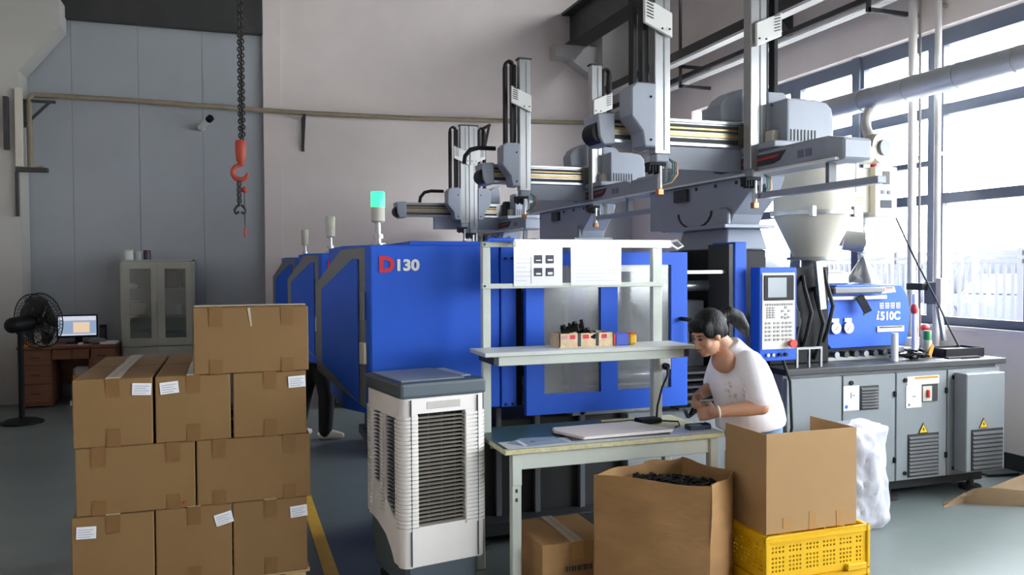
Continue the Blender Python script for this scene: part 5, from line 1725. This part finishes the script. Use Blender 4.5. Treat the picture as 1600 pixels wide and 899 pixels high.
chain(body, [RE, RE.lerp(RW, .4), RW], [.042, .038, .025], 14)
for s in (-1, 1):
    hip, kn, an = Vector((2.71, 3.79 + s * .085, .80)), Vector((2.715, 3.79 + s * .095, .44)), Vector((2.745, 3.79 + s * .10, .09))
    chain(body, [hip, kn, an], [.085, .055, .036], 14)
    chain(body, [an, Vector((2.66, 3.79 + s * .105, .045))], [.038, .030], 10)
DEV = Vector((2.292, 3.765, .862))
hand(body, LW, (DEV + Vector((.01, -.03, .004))) - LW, (0, .25, 1), (.35, .75, .7))
hand(body, RW, (DEV + Vector((.012, .035, .02))) - RW, (0, -.3, .95), (-.55, -.8, -.6))
bo = organic(body, 'body', SKIN, wo, .0052, 4)

sh_ = MB()
loft(sh_, [((2.682, 3.79, .775), .172, .188, (1, 0, .12)), ((2.685, 3.79, .80), .175, .190, (1, 0, .14)), ((2.672, 3.785, .87), .168, .182, (1, 0, .2)), ((2.645, 3.78, .95), .158, .178, (1, 0, .3)), ((2.612, 3.778, 1.03), .152, .185, (1, 0, .42)),
           ((2.588, 3.775, 1.09), .135, .188, (1, 0, .5)), ((2.578, 3.775, 1.14), .098, .165, (1, 0, .6)), ((2.562, 3.775, 1.178), .078, .115, (1, 0, .6)), ((2.54, 3.77, 1.215), .064, .082, (1, 0, .65)), ((2.528, 3.77, 1.235), .058, .072, (1, 0, .7))])
chain(sh_, [LS + Vector((.012, .02, .0)), LS.lerp(LE, .45) + Vector((.004, 0, 0)), LS.lerp(LE, .80)], [.078, .070, .066], 18)
chain(sh_, [RS + Vector((0, -.02, .0)), RS.lerp(RE, .45), RS.lerp(RE, .85)], [.078, .068, .064], 18)
shirt = organic(sh_, 'tshirt', TSHIRT, wo, .008, 7)
jn = MB()
loft(jn, [((2.70, 3.79, .70), .128, .172, (1, 0, 0)), ((2.705, 3.79, .78), .132, .172, (1, 0, .05)), ((2.70, 3.79, .86), .125, .158, (1, 0, .1))])
for s in (-1, 1):
    chain(jn, [Vector((2.705, 3.79 + s * .085, .74)), Vector((2.715, 3.79 + s * .095, .44)), Vector((2.74, 3.79 + s * .10, .07))], [.098, .072, .062], 16)
organic(jn, 'jeans', DENIM, wo, .010, 5)
hr = MB()
hr.ball(hp_(-.022, .034, 0), (.098, .083, .098), 26, 18, HR)
hr.ball(hp_(.048, .068, .0), (.044, .066, .040), 18, 12, HR)              # fringe
hr.ball(hp_(.030, .040, -.062), (.042, .018, .048), 16, 12, HR).ball(hp_(.030, .040, .062), (.042, .018, .048), 16, 12, HR)
hr.ball(hp_(-.012, .022, -.068), (.040, .018, .042), 16, 12, HR).ball(hp_(-.012, .022, .068), (.040, .018, .042), 16, 12, HR)
hr.ball(hp_(-.06, -.005, 0), (.055, .066, .062), 18, 12, HR)
chain(hr, [hp_(-.10, .03, 0), hp_(-.125, .045, 0), hp_(-.165, .035, 0), hp_(-.205, -.01, 0), hp_(-.225, -.075, .0), hp_(-.225, -.13, .0)], [.026, .034, .042, .044, .034, .012], 14)
organic(hr, 'hair', HAIR, wo, .0055, 4)
MB().lathe([(.026, -.008), (.034, -.008), (.034, .008), (.026, .008)], (0, 0, 0), 16)
ring = []
ht = hp_(-.105, .033, 0)
for k in range(14):
    a = 2 * PI * k / 14
    ring.append(ht + S_ * (.032 * math.cos(a)) + U * (.032 * math.sin(a)))
MB().tube(ring, .008, 7, closed=True).build('hair_tie', WHITE_PL, wo, smooth=True)
for s in (-1, 1):
    MB().ball(hp_(.083, .004, s * .028), (.006, .016, .0055), 12, 8, HR).build('eye', mat('dark_eye', (40, 32, 30), .3), wo, smooth=True)
    MB().tube([hp_(.084, .024, s * .014), hp_(.086, .028, s * .028), hp_(.078, .024, s * .044)], .003, 6).build('eyebrow', HAIR, wo, smooth=True)
MB().tube([hp_(.093, -.0655, -.018), hp_(.096, -.065, 0), hp_(.093, -.0655, .018)], .0035, 6).build('lips', mat('lips', (168, 98, 88), .5), wo, smooth=True)
wd = (LW - LE).normalized()
wa = wd.cross(Vector((0, 0, 1))).normalized()
wb_ = wa.cross(wd)
MB().tube([LW - wd * .012 + wa * (.029 * math.cos(2 * PI * k / 18)) + wb_ * (.029 * math.sin(2 * PI * k / 18)) for k in range(18)], .0055, 7, closed=True).build('bracelet', mat('pale_bracelet', (226, 220, 200), .3), wo, smooth=True)
pr = MB()
for s in (-1, 1):
    pr.ball((2.70, 3.79 + s * .105, .045), (.12, .048, .042), 18, 10)
pr.build('shoes', BLACK, wo, smooth=True)
# faint floral print on the shirt front, part of the fabric itself
_nt = TSHIRT.node_tree
_tc = _nt.nodes.new('ShaderNodeTexCoord')
_vd = _nt.nodes.new('ShaderNodeVectorMath'); _vd.operation = 'DISTANCE'
_vd.inputs[1].default_value = (2.475 - 2.72, 3.64 - 3.79, .985)
_nt.links.new(_tc.outputs['Object'], _vd.inputs[0])
_mr = _nt.nodes.new('ShaderNodeMapRange')
_mr.inputs[1].default_value, _mr.inputs[2].default_value, _mr.inputs[3].default_value, _mr.inputs[4].default_value = .05, .10, 1, 0
_nt.links.new(_vd.outputs['Value'], _mr.inputs[0])
_vo = _nt.nodes.new('ShaderNodeTexVoronoi'); _vo.inputs['Scale'].default_value = 38
_nt.links.new(_tc.outputs['Object'], _vo.inputs['Vector'])
_m2 = _nt.nodes.new('ShaderNodeMapRange')
_m2.inputs[1].default_value, _m2.inputs[2].default_value, _m2.inputs[3].default_value, _m2.inputs[4].default_value = .25, .5, .75, 0
_nt.links.new(_vo.outputs['Distance'], _m2.inputs[0])
_mu = _nt.nodes.new('ShaderNodeMath'); _mu.operation = 'MULTIPLY'
_nt.links.new(_mr.outputs[0], _mu.inputs[0]); _nt.links.new(_m2.outputs[0], _mu.inputs[1])
_mx = _nt.nodes.new('ShaderNodeMixRGB')
_mx.inputs[1].default_value = (*srgb(246, 244, 250), 1)
_mx.inputs[2].default_value = (*srgb(196, 176, 150), 1)
_nt.links.new(_mu.outputs[0], _mx.inputs[0])
_nt.links.new(_mx.outputs[0], _nt.nodes['Principled BSDF'].inputs['Base Color'])
dv = thing('moulded_part', 'dark blue moulded part held in the woman\'s hands', 'plastic part', DEV)
MB().bar(DEV + Vector((-.045, -.02, .035)), DEV + Vector((-.01, 0, -.015)), .022, .012).bar(DEV + Vector((-.012, 0, -.012)), DEV + Vector((.055, .02, .02)), .024, .014).build('part_body', DBL, dv, .003)
MB().bar(DEV + Vector((.0, .0, .0)), DEV + Vector((.03, .02, .03)), .014, .010).build('part_rib', BLACK, dv, .002)

# ---------------------------------------------------------------- the worker behind the machines
mn = thing('person', 'worker in black trousers and pale sneakers half hidden behind the machines', 'person', (.80, 8.02, 0))
mb_ = MB()
hips = Vector((.775, 8.08, .80))
A1 = [Vector((.80, 8.06, .82)), Vector((.858, 7.97, .43)), Vector((.845, 7.99, .08))]
A2 = [Vector((.735, 8.12, .82)), Vector((.66, 8.08, .44)), Vector((.60, 8.16, .08))]
NK, HD = Vector((.70, 8.32, 1.25)), Vector((.68, 8.40, 1.36))
loft(mb_, [(hips, .11, .14, (1, 0, 0)), (Vector((.75, 8.16, 1.0)), .12, .13, (1, 0, 0)), (Vector((.72, 8.26, 1.17)), .15, .11, (1, 0, 0)), (NK, .06, .06, (1, 0, 0))])
chain(mb_, A1, [.085, .056, .036]); chain(mb_, A2, [.085, .056, .036])
chain(mb_, [NK, HD], [.055, .05])
mb_.ball(HD + Vector((0, .03, .05)), (.075, .09, .105)).ball(HD + Vector((0, .09, .0)), (.05, .05, .06)).ball(HD + Vector((0, .125, .03)), (.015, .02, .02))
for s, e, w_ in ((Vector((.86, 8.27, 1.17)), Vector((.93, 8.42, .98)), Vector((.90, 8.60, 1.0))), (Vector((.57, 8.27, 1.17)), Vector((.52, 8.44, .98)), Vector((.62, 8.60, 1.0)))):
    chain(mb_, [s, e, w_], [.055, .043, .027])
    hand(mb_, w_, Vector((0, 1, .1)), Vector((0, 0, 1)), (.3, .4, .4))
organic(mb_, 'body', SKIN, mn, .007, 4)
c_ = MB()
loft(c_, [(hips - Vector((0, 0, .06)), .13, .155, (1, 0, 0)), (hips, .135, .16, (1, 0, 0)), (Vector((.77, 8.10, .9)), .13, .15, (1, 0, 0))])
chain(c_, A1, [.10, .080, .066], 16); chain(c_, A2, [.10, .080, .066], 16)
organic(c_, 'trousers', BLACK_CLOTH, mn, .010, 5)
c_ = MB()
loft(c_, [(Vector((.775, 8.09, .84)), .15, .17, (1, 0, 0)), (Vector((.75, 8.16, 1.0)), .15, .16, (1, 0, 0)), (Vector((.72, 8.26, 1.17)), .18, .14, (1, 0, 0)), (NK, .085, .085, (1, 0, 0))])
for s, e in ((Vector((.84, 8.27, 1.16)), Vector((.92, 8.40, 1.0))), (Vector((.58, 8.27, 1.16)), Vector((.53, 8.42, 1.0)))):
    chain(c_, [s, e], [.075, .062])
organic(c_, 'jacket', BLACK_CLOTH, mn, .010, 5)
c_ = MB().ball(HD + Vector((0, .015, .075)), (.082, .095, .10))
c_.build('hair', HAIR, mn, smooth=True)
for (P0, d_) in ((A1[2], Vector((.95, -.25, 0))), (A2[2], Vector((.6, .5, 0)))):
    d_.normalize()
    sm = MB()
    chain(sm, [Vector((P0.x, P0.y, .045)) - d_ * .04, Vector((P0.x, P0.y, .05)) + d_ * .04, Vector((P0.x, P0.y, .035)) + d_ * .15], [.042, .046, .032], 12)
    organic(sm, 'sneaker', SHOE_W, mn, .008, 3)
